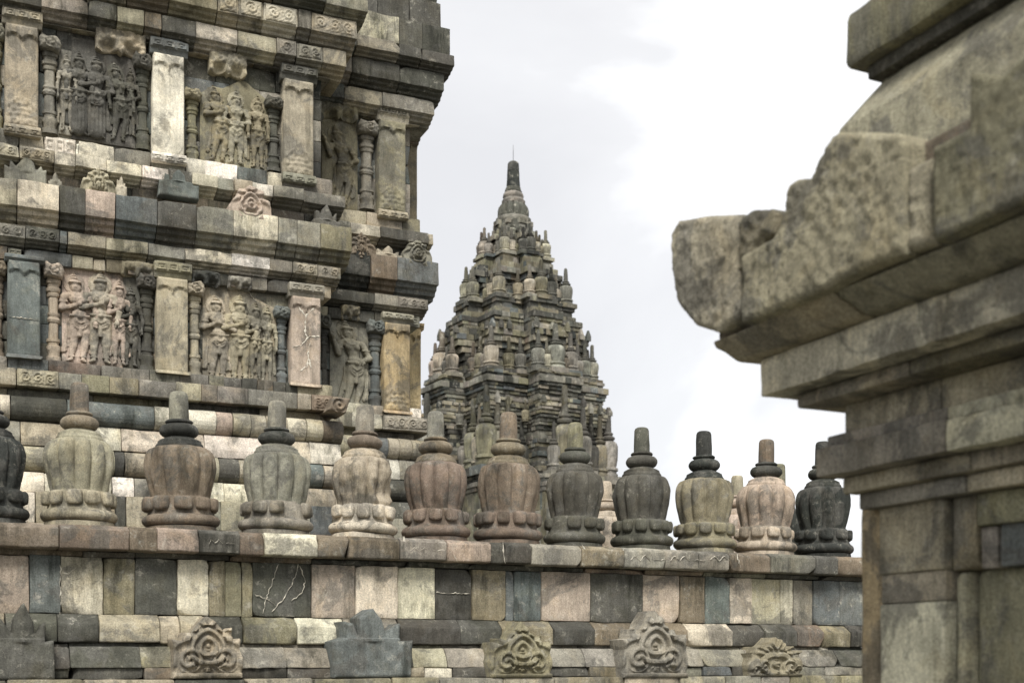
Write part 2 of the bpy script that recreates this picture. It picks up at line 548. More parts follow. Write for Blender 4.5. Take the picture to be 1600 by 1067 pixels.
def figure_h(A, Z, x, z, hgt, spec):
    """a standing crowned figure carved in relief; unit coordinates, feet at 0, crown at 1"""
    X = (A - x) / hgt * spec.get('face', 1)
    Y = (Z - z) / hgt
    lean = spec.get('sway', 0.0)
    X = X - lean * np.sin(np.clip(Y, 0, 1) * pi * 1.3) * 0.5
    wd = spec.get('w', 1.0)
    X = X / wd
    H = np.zeros_like(X)
    # halo, crown, hair, head
    if spec.get('halo', True):
        H = top(H, ell(X, Y, 0, 0.865, 0.11, 0.13, 0.006), 0.006)
    cr = cap_(X, Y, 0, 0.90, 0, 0.985, 0.052, 0.020, 0.9)
    cr = np.where(cr > 0, cr + 0.009 * np.clip(np.sin(Y * 210) * 2, -1, 1), 0)
    H = top(H, cr, 0.018)
    for sg in (-1, 1):
        H = top(H, cap_(X, Y, sg * 0.056, 0.80, sg * 0.056, 0.87, 0.020, 0.020, 0.8), 0.014)
        H = top(H, ell(X, Y, sg * 0.060, 0.795, 0.02, 0.022, 0.02), 0.018)
    H = top(H, cap_(X, Y, 0, 0.76, 0, 0.80, 0.036, 0.034, 0.8), 0.014)
    hd = ell(X, Y, 0, 0.842, 0.052, 0.066, 0.030)
    H = top(H, hd, 0.040)
    tiara = cap_(X, Y, -0.05, 0.888, 0.05, 0.888, 0.012, 0.012, 0.9)
    H = top(H, tiara, 0.072)
    H = np.maximum(H, np.where(np.hypot(X / 0.010, (Y - 0.842) / 0.022) < 1, hd + 0.038 + 0.012 * sq(1 - (X / 0.010) ** 2 - ((Y - 0.842) / 0.022) ** 2), 0))
    for sg in (-1, 1):
        H = H - 0.004 * np.exp(-(((X - sg * 0.023) / 0.011) ** 2 + ((Y - 0.856) / 0.005) ** 2))
    H = H - 0.010 * np.exp(-((X / 0.02) ** 2 + ((Y - 0.806) / 0.004) ** 2))
    H = H - 0.008 * np.exp(-((X / 0.018) ** 2 + ((Y - 0.822) / 0.0035) ** 2))
    # trunk
    H = top(H, cap_(X, Y, 0, 0.715, 0, 0.60, 0.092, 0.062, 0.62), 0.012)
    H = top(H, cap_(X, Y, -0.095, 0.735, 0.095, 0.735, 0.040, 0.040, 0.9), 0.012)
    for sg in (-1, 1):
        H = top(H, ell(X, Y, sg * 0.042, 0.69, 0.042, 0.038, 0.028), 0.052)
    H = top(H, ell(X, Y, 0, 0.545, 0.078, 0.055, 0.055), 0.014)
    H = H - 0.010 * np.exp(-((X / 0.006) ** 2 + ((Y - 0.575) / 0.007) ** 2))
    # necklace
    nd = np.abs(np.hypot(X, (Y - 0.765) * 1.1) - 0.062)
    H = H + np.where((nd < 0.010) & (Y < 0.76), 0.010, 0)
    # hips, garment, legs
    H = top(H, ell(X, Y, 0, 0.475, 0.105, 0.085, 0.066), 0.010)
    robe = spec.get('robe', False)
    if robe:
        H = top(H, cap_(X, Y, 0, 0.44, 0, 0.09, 0.100, 0.105, 0.6), 0.006)
        H = H + 0.006 * np.sin(X * 150) * ((Y < 0.43) & (Y > 0.07) & (np.abs(X) < 0.1))
    for sg in (-1, 1):
        st = spec.get('st', 0.055)
        H = top(H, cap_(X, Y, sg * 0.045, 0.44, sg * st, 0.24, 0.060, 0.043, 0.8), 0.012)
        H = top(H, cap_(X, Y, sg * st, 0.24, sg * st, 0.06, 0.046, 0.026, 0.8), 0.010)
        H = top(H, cap_(X, Y, sg * st, 0.035, sg * (st + 0.028), 0.018, 0.026, 0.020, 1.2), 0.012)
        H = top(H, cap_(X, Y, sg * (st - 0.03), 0.068, sg * (st + 0.03), 0.068, 0.010, 0.010, 0.9), 0.026)
        # hanging cloth at the side
        if spec.get('cloth', True):
            c = cap_(X, Y, sg * 0.115, 0.46, sg * 0.135, 0.13, 0.018, 0.034, 0.5)
            H = top(H, np.where(c > 0, c + 0.005 * np.sin(X * 240), 0), 0.006)
    # belt, buckle, swags
    H = top(H, cap_(X, Y, -0.088, 0.515, 0.088, 0.515, 0.016, 0.016, 0.9), 0.068)
    H = top(H, ell(X, Y, 0, 0.505, 0.024, 0.022, 0.02), 0.082)
    for k, (rr, zc) in enumerate(((0.050, 0.485), (0.062, 0.47), (0.072, 0.45))):
        nd = np.abs(np.hypot(X, (Y - zc) * 0.95) - rr)
        H = H + np.where((nd < 0.009) & (Y < zc - 0.01), 0.013, 0)
    H = top(H, cap_(X, Y, 0, 0.49, 0, 0.30, 0.016, 0.022, 0.6), 0.05)
    # arms
    for (sx, ex, ez, hx, hz) in spec['arms']:
        sg = -1 if sx < 0 else 1
        H = top(H, cap_(X, Y, sg * 0.122, 0.725, ex, ez, 0.040, 0.033, 0.9), 0.030)
        H = top(H, cap_(X, Y, ex, ez, hx, hz, 0.033, 0.022, 0.9), 0.052)
        H = top(H, ell(X, Y, hx, hz, 0.027, 0.030, 0.026), 0.070)
        for q_ in range(4):
            H = top(H, cap_(X, Y, hx - 0.015 + q_ * 0.010, hz + 0.008, hx - 0.017 + q_ * 0.0115, hz + (0.046 if hz > ez else -0.046), 0.0062, 0.0045, 1.2), 0.080)
        bx_, bz_ = sg * 0.122 * 0.55 + ex * 0.45, 0.725 * 0.55 + ez * 0.45
        H = top(H, cap_(X, Y, bx_ - 0.036, bz_, bx_ + 0.036, bz_, 0.011, 0.011, 0.9), 0.058)
    if spec.get('staff'):
        H = top(H, cap_(X, Y, 0.16, 0.05, 0.15, 0.97, 0.014, 0.020, 0.8), 0.02)
    return np.maximum(H, 0) * hgt * 1.05

FOLD = [(-1, -0.165, 0.585, 0.01, 0.645), (1, 0.165, 0.57, 0.145, 0.44)]
PRAY = [(-1, -0.165, 0.585, -0.012, 0.655), (1, 0.165, 0.585, 0.014, 0.655)]
LAP = [(-1, -0.16, 0.57, -0.02, 0.545), (1, 0.16, 0.57, 0.02, 0.545)]
DOWN = [(-1, -0.15, 0.57, -0.145, 0.42), (1, 0.15, 0.57, 0.145, 0.42)]
RAISE = [(-1, -0.17, 0.60, -0.185, 0.79), (1, 0.165, 0.58, 0.05, 0.53)]
BELLY = [(-1, -0.17, 0.60, 0.02, 0.65), (1, 0.17, 0.57, 0.06, 0.54)]

# ------------------------------------------------------------------ the temple body on the left
D1, D2, D3 = 17.0, 17.95, 18.9
SE1, SE2, SE3 = S_(502, D1), S_(641, D2), S_(641, D2) + 0.14
SL = -3.2
temple = root('stone_temple', 1.0, D1 + 2.0, GZ, 'tall carved grey stone temple body with relief panels and cornices behind the finial wall', 'temple')

# courses of bay 1: name, reference u, top v, bottom v, projection, shape, palette cuts (right edge u, code)
CUT = {}
CRS = [
    ('attic3', 460, -190, -150, 0.40, 'cornice'),
    ('attic2', 460, -150, -105, 0.34, 'plain'),
    ('attic', 460, -105, -60, 0.38, 'plain'),
    ('crown', 460, -60, -22, 0.50, 'plain'),
    ('c', 460, -22, 5, 0.55, 'cornice'),
    ('b', 400, -14, 45, 0.42, 'cornice'),
    ('a', 400, 45, 90, 0.30, 'cornice'),
    ('lintel', 400, 90, 101, 0.12, 'plain'),
    ('wall_u', None, None, None, 0.0, None),
    ('c1', 300, 248, 276, 0.13, 'plain'),
    ('c2', 157, 248, 277, 0.29, 'cornice'),
    ('band', 157, 277, 310, 0.08, 'plain'),
    ('c3', 157, 310, 363, 0.36, 'cornice'),
    ('c4', 135, 360, 396, 0.23, 'cornice'),
    ('c5', 135, 396, 420, 0.12, 'plain'),
    ('wall_l', None, None, None, 0.0, None),
    ('c6', 184, 573, 592, 0.14, 'plain'),
    ('c7', 184, 592, 615, 0.26, 'plain'),
    ('gap', 184, 615, 632, 0.05, 'plain'),
    ('torus_u', 184, 632, 666, 0.27, 'torus'),
    ('gap2', 184, 666, 673, -0.02, 'plain'),
    ('c8', 184, 673, 704, 0.24, 'slope'),
    ('torus_l', 184, 704, 742, 0.34, 'torus'),
    ('gap3', 184, 742, 750, 0.0, 'plain'),
    ('c9', 184, 750, 775, 0.36, 'slope'),
    ('c10', 184, 775, 822, 0.40, 'plain'),
    ('c11', 184, 822, 880, 0.44, 'plain'),
    ('c12', 184, 880, 940, 0.48, 'plain'),
]
CUT['c'] = [(430, 'N'), (510, 'D'), (590, 'G')]
CUT['b'] = [(60, 'D'), (138, 'G'), (200, 'T'), (265, 'N'), (340, 'O'), (373, 'T*'), (412, 'T*'), (466, 'C*'), (487, 'G'), (560, 'T*')]
CUT['a'] = [(65, 'D'), (138, 'G'), (183, 'D'), (226, 'T'), (253, 'N'), (307, 'D'), (372, 'C'), (432, 'T'), (464, 'G*'), (505, 'G*'), (560, 'T')]
CUT['c1'] = [(30, 'G'), (69, 'C'), (118, 'W#'), (123, 'W'), (179, 'C'), (236, 'G'), (290, 'G'), (320, 'W'), (371, 'W'), (418, 'B'), (442, 'C'), (560, 'G')]
CUT['c2'] = [(30, 'T*'), (85, 'T*'), (118, 'C'), (167, 'C'), (222, 'C!'), (264, 'W!'), (300, 'D'), (340, 'C'), (366, 'G'), (395, 'T'), (427, 'W'), (475, 'G'), (560, 'G')]
CUT['c3'] = [(27, 'T!'), (93, 'C!'), (134, 'D'), (181, 'P'), (246, 'B!'), (307, 'D'), (365, 'G'), (435, 'C'), (465, 'G'), (502, 'G'), (560, 'O')]
CUT['c4'] = [(40, 'G*'), (93, 'D*'), (106, 'B'), (166, 'T!'), (232, 'T'), (290, 'G'), (362, 'C!'), (422, 'W'), (458, 'T'), (497, 'T*'), (560, 'T*')]
CUT['c5'] = [(12, 'N'), (36, 'G#'), (113, 'B'), (146, 'T'), (166, 'T'), (200, 'O'), (245, 'N'), (295, 'T'), (340, 'D'), (358, 'D'), (393, 'G'), (418, 'G'), (460, 'D'), (500, 'T'), (560, 'T')]
CUT['c6'] = [(12, 'G'), (75, 'B'), (158, 'R'), (234, 'G'), (281, 'G'), (326, 'G'), (350, 'T'), (378, 'D'), (402, 'D'), (427, 'N'), (447, 'D'), (465, 'D'), (560, 'T')]
CUT['c7'] = [(92, 'T*'), (128, 'G'), (171, 'O'), (217, 'O'), (275, 'G'), (315, 'T'), (340, 'T'), (388, 'G'), (465, 'G'), (487, 'T'), (520, 'N*'), (560, 'N*')]
CUT['torus_u'] = [(17, 'C'), (105, 'D'), (242, 'B'), (339, 'W'), (365, 'P'), (393, 'T'), (417, 'T'), (450, 'T'), (480, 'C'), (506, 'T'), (560, 'N')]
CUT['c8'] = [(32, 'G'), (120, 'T'), (190, 'C'), (320, 'C'), (410, 'W'), (485, 'C'), (560, 'W')]
CUT['torus_l'] = [(120, 'C'), (180, 'T'), (195, 'D'), (290, 'T'), (343, 'C'), (375, 'D'), (480, 'T'), (507, 'B'), (560, 'T')]
CUT['c9'] = [(70, 'C'), (175, 'C'), (210, 'W'), (236, 'G'), (350, 'C'), (440, 'C'), (525, 'T'), (580, 'C')]
CUT['c10'] = [(55, 'C'), (100, 'T'), (180, 'T'), (197, 'D'), (290, 'T'), (345, 'G'), (420, 'T'), (485, 'G'), (520, 'B'), (580, 'T')]
CUT2 = {'c2': [(595, 'C'), (670, 'D')], 'c3': [(580, 'K'), (622, 'N'), (700, 'B')], 'c4': [(585, 'D'), (622, 'G'), (700, 'G*')],
        'a': [(598, 'T'), (690, 'G')], 'b': [(625, 'D'), (710, 'D')], 'lintel': [(575, 'T'), (660, 'C')],
        'c7': [(598, 'C'), (690, 'G*')], 'c6': [(605, 'C'), (690, 'W')], 'torus_u': [(608, 'B'), (625, 'T'), (645, 'T'), (690, 'T')],
        'c5': [(585, 'D'), (612, 'D'), (690, 'G#')], 'c8': [(700, 'G')], 'c': [(660, 'D'), (720, 'D')], 'crown': [(660, 'D'), (720, 'D')], 'attic': [(590, 'D'), (640, 'D'), (720, 'D')], 'attic2': [(600, 'G'), (720, 'D')]}
ZC = {}
for nm, u, vt, vb, pr, shp in CRS:
    if u is not None:
        D = D1 - pr
        ZC[nm] = [Z_(u, vt, D), Z_(u, vb, D)]
keys = [c[0] for c in CRS if c[1] is not None]
for a, b in zip(keys, keys[1:]):                 # close hairline differences between neighbouring courses
    if (a, b) in (('lintel', 'c1'), ('c5', 'c6')):
        continue
    ZC[b][0] = ZC[a][1] - 0.002
ZC['c12'][1] = GZ - 0.1
ZU0, ZU1 = ZC['c1'][0], ZC['lintel'][1]          # upper storey wall
ZL0, ZL1 = ZC['c6'][0], ZC['c5'][1]              # lower storey wall

def profile(shape, D, pr, zt, zb, back=0.45):
    f = D - pr
    h = zt - zb
    if shape == 'cornice':
        zm = zb + h * 0.36
        return [(f + 0.012, zt), (D + back, zt), (D + back, zb), (f + 0.23, zb), (f + 0.225, zb + h * 0.08), (f + 0.15, zb + h * 0.10), (f + 0.14, zb + h * 0.20), (f + 0.075, zb + h * 0.235), (f + 0.07, zm - 0.012), (f + 0.0, zm)]
    if shape == 'torus':
        n = 9
        r = h / 2
        zc = (zt + zb) / 2
        arc = [(f + r - r * sin(pi * (k + 0.5) / n) * 1.0, zc - r * cos(pi * (k + 0.5) / n)) for k in range(n)]
        return [(D + back, zt), (D + back, zb)] + arc
    if shape == 'slope':
        return [(f + 0.07, zt), (D + back, zt), (D + back, zb), (f, zb), (f, zb + h * 0.35)]
    return [(f, zt), (D + back, zt), (D + back, zb), (f, zb)]

CALM = ('torus_u', 'torus_l', 'c8', 'c9', 'c10', 'gap', 'gap2', 'gap3', 'c6', 'c7')
NAMES = {'cornice': 'cornice_block', 'torus': 'round_moulding_block', 'slope': 'plinth_block', 'plain': 'ledge_block'}
def lay(parent, nm, shape, D, pr, zt, zb, s0, s1, cuts, seed, mat=None, res=0.14, lens=(0.34, 0.75), weights=MIX, name=None, amp=0.006):
    """lay one course of stones from s0 to s1; cuts gives known joints (s, code)"""
    r = random.Random(seed)
    seq = []
    s = s0
    for (sc_, code) in cuts:
        if sc_ <= s + 0.03:
            continue
        # before the first known joint, fill with random stones
        if not seq and sc_ - s > 1.0:
            while sc_ - s > 0.9:
                l_ = r.uniform(*lens)
                seq.append((s, s + l_, pick(weights, r)))
                s += l_
        e = min(sc_, s1)
        seq.append((s, e, code))
        s = e
        if s >= s1 - 0.02:
            break
    while s < s1 - 0.02:
        l_ = r.uniform(*lens)
        if s1 - s - l_ < lens[0] * 0.6:
            l_ = s1 - s
        seq.append((s, s + l_, pick(weights, r)))
        s += l_
    obs = []
    for a, b, code in seq:
        base = code[0]
        flag = code[1:]
        o = stone(name or NAMES[shape], a, b, profile(shape, D, pr, zt, zb), parent, mat or M_TEMPLE, pcol(base, r), res=res, amp=amp * r.uniform(0.5, 1.3),
                  ch=r.uniform(0.003, 0.010), off=(0.004 if nm in CALM else 0.014), gap=r.uniform(0.002, 0.006), seed=r.randrange(1 << 20), rough=0.09 if '!' in flag else (0.035 if r.random() < 0.3 and nm not in CALM else 0), chips=0.02 if nm in CALM else 0.055)
        f = D - pr
        zm = zb + (zt - zb) * 0.38 if shape == 'cornice' else zb + 0.02
        if '*' in flag and b - a > 0.15:
            n = max(1, int(round((b - a) / (zt - zm) / 0.95)))
            x0, x1_ = a + 0.03, b - 0.03
            relief('scroll_carving', [(x0, zm + 0.015), (x1_, zm + 0.015), (x1_, zt - 0.02), (x0, zt - 0.02)], f - 0.006, 0.05, o, M_CARVE, o.color[:3],
                   hfun=lambda A, Z, x0=x0, x1_=x1_, n=n: scrolls(A, Z, x0, x1_, zm + 0.015, zt - 0.02, n, 0.022, seed), res=0.0115, rnd=0.004)
        if '#' in flag:
            x0, x1_ = a + 0.02, b - 0.02
            n = max(2, int((b - a) / 0.11))
            relief('key_pattern', [(x0, zb + 0.02), (x1_, zb + 0.02), (x1_, zt - 0.02), (x0, zt - 0.02)], f - 0.006, 0.05, o, M_CARVE, o.color[:3],
                   hfun=lambda A, Z, x0=x0, x1_=x1_, n=n: meander(A, Z, x0, x1_, zb + 0.02, zt - 0.02, n, 0.015), res=0.009, rnd=0.003)
        obs.append(o)
    return obs

for bay, (D, s0, s1, cutd) in enumerate(((D1, SL, SE1, CUT), (D2, SE1 - 0.1, SE2, CUT2), (D3, SE2 - 0.3, SE3, {}))):
    for ci, (nm, u, vt, vb, pr, shp) in enumerate(CRS):
        if u is None:
            continue
        zt, zb = ZC[nm]
        f = D - pr
        cuts = [(S_(uu, f), code) for uu, code in cutd.get(nm, [])]
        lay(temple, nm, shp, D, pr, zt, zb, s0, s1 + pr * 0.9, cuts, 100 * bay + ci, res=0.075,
            lens=(0.6, 1.2) if nm in CALM else (0.34, 0.75),
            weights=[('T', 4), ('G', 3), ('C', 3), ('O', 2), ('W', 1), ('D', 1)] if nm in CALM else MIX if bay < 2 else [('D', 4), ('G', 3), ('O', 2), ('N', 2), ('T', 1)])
    # plain walling behind pilasters and panels
    for zlo, zhi in ((ZU0, ZU1), (ZL0, ZL1)):
        nrow = 5
        for k in range(nrow):
            za, zb_ = zlo + (zhi - zlo) * k / nrow, zlo + (zhi - zlo) * (k + 1) / nrow
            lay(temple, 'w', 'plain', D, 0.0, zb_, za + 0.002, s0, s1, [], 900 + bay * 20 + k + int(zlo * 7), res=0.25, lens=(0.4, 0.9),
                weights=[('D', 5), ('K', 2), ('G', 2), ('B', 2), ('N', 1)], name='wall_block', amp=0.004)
# solid heart of the building
def boxv(s0, s1, q0, q1, z0, z1):
    V = [(s0, q0, z0), (s1, q0, z0), (s1, q1, z0), (s0, q1, z0), (s0, q0, z1), (s1, q0, z1), (s1, q1, z1), (s0, q1, z1)]
    F = [(0, 3, 2, 1), (4, 5, 6, 7), (0, 1, 5, 4), (1, 2, 6, 5), (2, 3, 7, 6), (3, 0, 4, 7)]
    return V, F
ZTOP = ZC['attic3'][0]
for (sa, sb, qa, qb, zt_) in ((SL, SE1 - 0.06, D1 + 0.3, D1 + 7.0, ZTOP - 0.05), (SE1 - 0.08, SE2 - 0.06, D2 + 0.3, D1 + 6.9, ZTOP - 0.06), (SE2 - 0.1, SE3 - 0.06, D3 + 0.3, D1 + 6.8, ZTOP - 0.07)):
    V, F = boxv(sa, sb, qa, qb, GZ - 0.05, zt_)
    mk('core_masonry', V, F, M_TEMPLE, temple, pcol('D'), flat=True)

def rect(u0, v0, u1, v1, D):
    """corner heights follow the storey, so the rectangle is upright in the wall"""
    sa, sb = S_(u0, D), S_(u1, D)
    um = (u0 + u1) / 2
    return sa, sb, Z_(um, v1, D), Z_(um, v0, D)

def pilaster(D, u0, u1, vt, vb, code, pr=0.17, cap=None, caph=0.2, baseh=0.13, scallop=True, carve=False, split=None, capcode=None, basecode=None):
    f = D - pr
    sa, sb, z0, z1 = rect(u0, vt, u1, vb, f)
    zc = z1 - caph
    zb = z0 + baseh
    c = pcol(code, var=0.04)
    rr = (sb - sa) / 4
    def hf(A, Z):
        H = np.zeros_like(A)
        if scallop:
            fx = np.abs(((A - sa) / (2 * rr)) % 1.0 - 0.5) * 2       # 0 middle of a lobe, 1 at the cusp
            line = zc - 0.10 - 0.085 * (1 - np.sqrt(np.maximum(0, 1 - fx ** 2)))
            edge = np.minimum(A - sa, sb - A)
            H = np.where((Z > line) & (edge > 0.012), 0.032, 0.0)
            if carve:
                H = H + np.where(Z > line, foliage(A, Z, sa, sb, zc - 0.22, zc, 0.014), 0)
        if carve:
            H = H + foliage(A, Z, sa + 0.01, sb - 0.01, zb, zb + 0.36, 0.028) * (Z < zb + 0.36 - 0.5 * np.abs(A - (sa + sb) / 2))
        return H + 0.004 * (vn(np.column_stack([A.ravel(), Z.ravel(), 0 * A.ravel()]), 8, int(u0)).reshape(A.shape))
    sh = relief('pilaster', [(sa, zb - 0.01), (sb, zb - 0.01), (sb, zc + 0.01), (sa, zc + 0.01)], f, pr + 0.1, temple, M_CARVE, c, hfun=hf, res=0.017, rnd=0.012)
    co = stone('capital', sa - 0.04, sb + 0.05, [(f - 0.055, z1), (D + 0.1, z1), (D + 0.1, zc), (f - 0.01, zc), (f - 0.03, zc + caph * 0.35), (f - 0.055, zc + caph * 0.4)],
               sh, M_CARVE, pcol(capcode or code, var=0.08), res=0.1, amp=0.004, ch=0.012)
    bo = stone('base', sa - 0.02, sb + 0.03, [(f - 0.03, zb), (D + 0.1, zb), (D + 0.1, z0), (f - 0.05, z0), (f - 0.05, zb - 0.05)], sh, M_CARVE, pcol(basecode or code, var=0.08), res=0.1, amp=0.004, ch=0.012)
    n = max(3, int((sb - sa) / 0.105))
    if cap != 'plain':
        x0, x1_ = sa - 0.02, sb + 0.03
        za, zb2 = zc + caph * 0.44, z1 - 0.025
        relief('key_pattern', [(x0, za), (x1_, za), (x1_, zb2), (x0, zb2)], f - 0.058, 0.04, sh, M_CARVE, co.color[:3], hfun=lambda A, Z: meander(A, Z, x0, x1_, za, zb2, n, 0.014), res=0.009, rnd=0.003)
        za3, zb3 = z0 + 0.015, zb - 0.05
        if zb3 - za3 > 0.04:
            relief('key_pattern', [(x0, za3), (x1_, za3), (x1_, zb3), (x0, zb3)], f - 0.056, 0.04, sh, M_CARVE, bo.color[:3], hfun=lambda A, Z: meander(A, Z, x0, x1_, za3, zb3, n, 0.014), res=0.009, rnd=0.003)
    return sh

def colonnette(D, u0, u1, vt, vb, code, pr=0.11, headcode=None):
    f = D - pr
    sa, sb, z0, z1 = rect(u0, vt, u1, vb, f)
    wd = sb - sa
    h = z1 - z0
    c = pcol(code, var=0.05)
    # stepped square-section shaft with swelling rings: profile of half-widths up the height
    seq = [(0.0, 0.50), (0.05, 0.50), (0.055, 0.40), (0.10, 0.42), (0.12, 0.48), (0.16, 0.46), (0.17, 0.34), (0.20, 0.36), (0.205, 0.42), (0.235, 0.42), (0.24, 0.31), (0.40, 0.31),
           (0.405, 0.38), (0.43, 0.44), (0.455, 0.38), (0.46, 0.33), (0.48, 0.40), (0.50, 0.40), (0.505, 0.31), (0.66, 0.31), (0.665, 0.38), (0.69, 0.42), (0.70, 0.34), (0.72, 0.44), (0.75, 0.46),
           (0.76, 0.36), (0.79, 0.38), (0.80, 0.46), (0.83, 0.48), (0.84, 0.42), (0.90, 0.48), (1.0, 0.50)]
    V, F = [], []
    m = 10
    sm = (sa + sb) / 2
    for t, rw in seq:
        for k in range(m):
            a = pi * k / (m - 1)
            x = -cos(a)
            y = sin(a)
            # squarish half-round
            ex = 0.6
            xx = math.copysign(abs(x) ** ex, x)
            yy = y ** ex
            V.append((sm + xx * rw * wd, D + 0.02 - yy * (rw * wd * 0.9 + 0.03), z0 + t * h))
    n = len(seq)
    for i in range(n - 1):
        for k in range(m - 1):
            F.append((i * m + k, i * m + k + 1, (i + 1) * m + k + 1, (i + 1) * m + k))
    F.append(tuple(range((n - 1) * m, n * m)))
    V = np.array(V)
    V = V + np.column_stack([vn(V, 9, int(u0) + k) for k in range(3)]) * 0.006
    sh = mk('colonnette', V, F, M_CARVE, temple, c, sharp=30)
    # carved beast-head bracket on top
    za, zb = z1 - 0.16 * h, z1
    pl = [(sa - 0.02, za + 0.02), (sb + 0.0, za), (sb + 0.03, za + 0.08), (sb + 0.01, zb - 0.05), (sm + 0.06, zb), (sm - 0.03, zb - 0.045), (sa, zb + 0.01), (sa - 0.04, zb - 0.07)]
    def hf(A, Z):
        return 0.03 * sq(1 - ((A - sm) / (0.6 * wd)) ** 2 - ((Z - (za + zb) / 2) / (0.6 * (zb - za))) ** 2) + 0.03 * (0.5 + 0.5 * np.sin(A * 55 + 2 * np.sin(Z * 40)) * np.cos(Z * 48)) + 0.02 * spiral(A, Z, sm, (za + zb) / 2, 0.09)
    relief('bracket_carving', pl, D - 0.6 * wd - 0.02, 0.16, sh, M_CARVE, pcol(headcode or code, var=0.05), hfun=hf, res=0.013, rnd=0.02)
    return sh

def panel(D, u0, u1, vt, vb, code, figs, pr=0.035, outline=None, label=None, res=0.0115):
    """relief panel with its carved figures: figs = (u, v of crown, v of feet, spec, code)"""
    f = D - pr
    sa, sb, z0, z1 = rect(u0, vt, u1, vb, f)
    c = pcol(code, var=0.03)
    if outline is None:
        pl = [(sa, z0), (sb, z0), (sb, z1), (sa, z1)]
    else:
        pl = [(sa, z0), (sb, z0)] + [(S_(u, f), Z_(u, v, f)) for u, v in outline]
    po = relief('relief_panel', pl, f, pr + 0.08, temple, M_CARVE, c, res=0.03, rnd=0.012,
                hfun=lambda A, Z: 0.008 * vn(np.column_stack([A.ravel(), Z.ravel(), 0 * A.ravel()]), 6, int(u0)).reshape(A.shape))
    if label:
        po['label'] = label
    for (u, vc, vf, spec, cd) in figs:
        x = S_(u, f)
        zf, zc = Z_(u, vf, f), Z_(u, vc, f)
        hg = zc - zf
        hw = 0.27 * hg
        bx = [(x - hw, zf - 0.02), (x + hw, zf - 0.02), (x + hw, zc + 0.02), (x - hw, zc + 0.02)]
        cc = pcol(cd, var=0.03) if cd else c
        def hf(A, Z):
            H = figure_h(A, Z, x, zf, hg, spec)
            Pn = np.column_stack([A.ravel(), Z.ravel(), 0 * A.ravel()])
            return H + (0.006 * vn(Pn, 22, int(u))).reshape(A.shape) * (H > 0.004)
        relief('carved_figure', bx, f, 0.03, po, M_CARVE, cc, hfun=hf, res=res, rnd=0, mask=lambda A, Z: figure_h(A, Z, x, zf, hg, spec) > 0.004, sharp=70, snap=False)
    return po

# upper storey, front bay
DU = D1
pilaster(DU, 8, 60, 17, 213, 'T', carve=True)
pilaster(DU, 239, 288, 64, 256, 'W', capcode='B', basecode='W')
p3 = pilaster(DU, 443, 490, 105, 288, 'T', carve=True, capcode='D', basecode='G')
colonnette(DU, -16, 6, 35, 205, 'O')
colonnette(DU, 65, 92, 56, 207, 'G')
colonnette(DU, 212, 236, 84, 232, 'D')
colonnette(DU, 291, 313, 138, 252, 'O')
colonnette(DU, 418, 441, 152, 266, 'D')
panel(DU, 92, 112, 78, 210, 'G', [(104, 85, 208, dict(arms=DOWN, w=0.75), 'G')])
panel(DU, 112, 212, 66, 224, 'D', [(123, 82, 212, dict(arms=DOWN, robe=True), 'D'), (150, 88, 217, dict(arms=BELLY, robe=True, w=1.12), 'D'),
      (183, 100, 222, dict(arms=DOWN, w=1.0, sway=0.1), 'D'), (203, 108, 215, dict(arms=RAISE, w=0.8, halo=False), 'D')],
      label='dark greenish relief panel with robed standing figures')
panel(DU, 313, 419, 128, 268, 'O', [(338, 136, 253, dict(arms=BELLY, sway=0.12, w=1.1), 'O'), (368, 143, 258, dict(arms=LAP, w=1.1), 'T'), (402, 152, 265, dict(arms=DOWN, w=0.95), 'O')],
      outline=[(419, 158), (408, 148), (394, 136), (386, 128), (376, 125), (364, 131), (348, 138), (332, 134), (313, 145)], label='tan relief panel with curved broken top and three standing figures')
# lower storey, front bay
pilaster(D1, 12, 63, 400, 561, 'B', cap='plain', caph=0.08, baseh=0.05)
pilaster(D1, 245, 294, 411, 584, 'T', caph=0.21, baseh=0.04, capcode='O')
pilaster(D1, 455, 501, 444, 604, 'P', caph=0.19, baseh=0.04, carve=False, capcode='G')
colonnette(D1, -14, 8, 405, 556, 'N')
colonnette(D1, 72, 97, 410, 564, 'P')
colonnette(D1, 218, 243, 428, 578, 'D')
colonnette(D1, 295, 317, 438, 588, 'T')
colonnette(D1, 432, 452, 478, 602, 'B')
panel(D1, 97, 192, 418, 573, 'P', [(119, 428, 567, dict(arms=FOLD, w=1.12, sway=0.08), 'P'), (156, 426, 569, dict(arms=FOLD, w=1.18), 'P'), (186, 437, 572, dict(arms=FOLD, w=0.78, staff=False), 'P')],
      label='pinkish tan relief panel with three crowned figures, arms folded')
panel(D1, 192, 219, 425, 577, 'D', [(204, 448, 574, dict(arms=FOLD, w=0.85, halo=False), 'D')], label='narrow dark relief strip with one standing figure')
panel(D1, 317, 432, 443, 600, 'T', [(338, 461, 592, dict(arms=PRAY, w=1.12, sway=0.06), 'T'), (374, 461, 596, dict(arms=FOLD, w=1.15), 'T'), (399, 472, 596, dict(arms=FOLD, w=0.8), 'O'), (416, 478, 598, dict(arms=DOWN, w=0.8), 'T')],
      outline=[(432, 482), (418, 476), (400, 466), (384, 452), (317, 443)], label='tan relief panel with praying and arm folded figures beside blue colonnette')
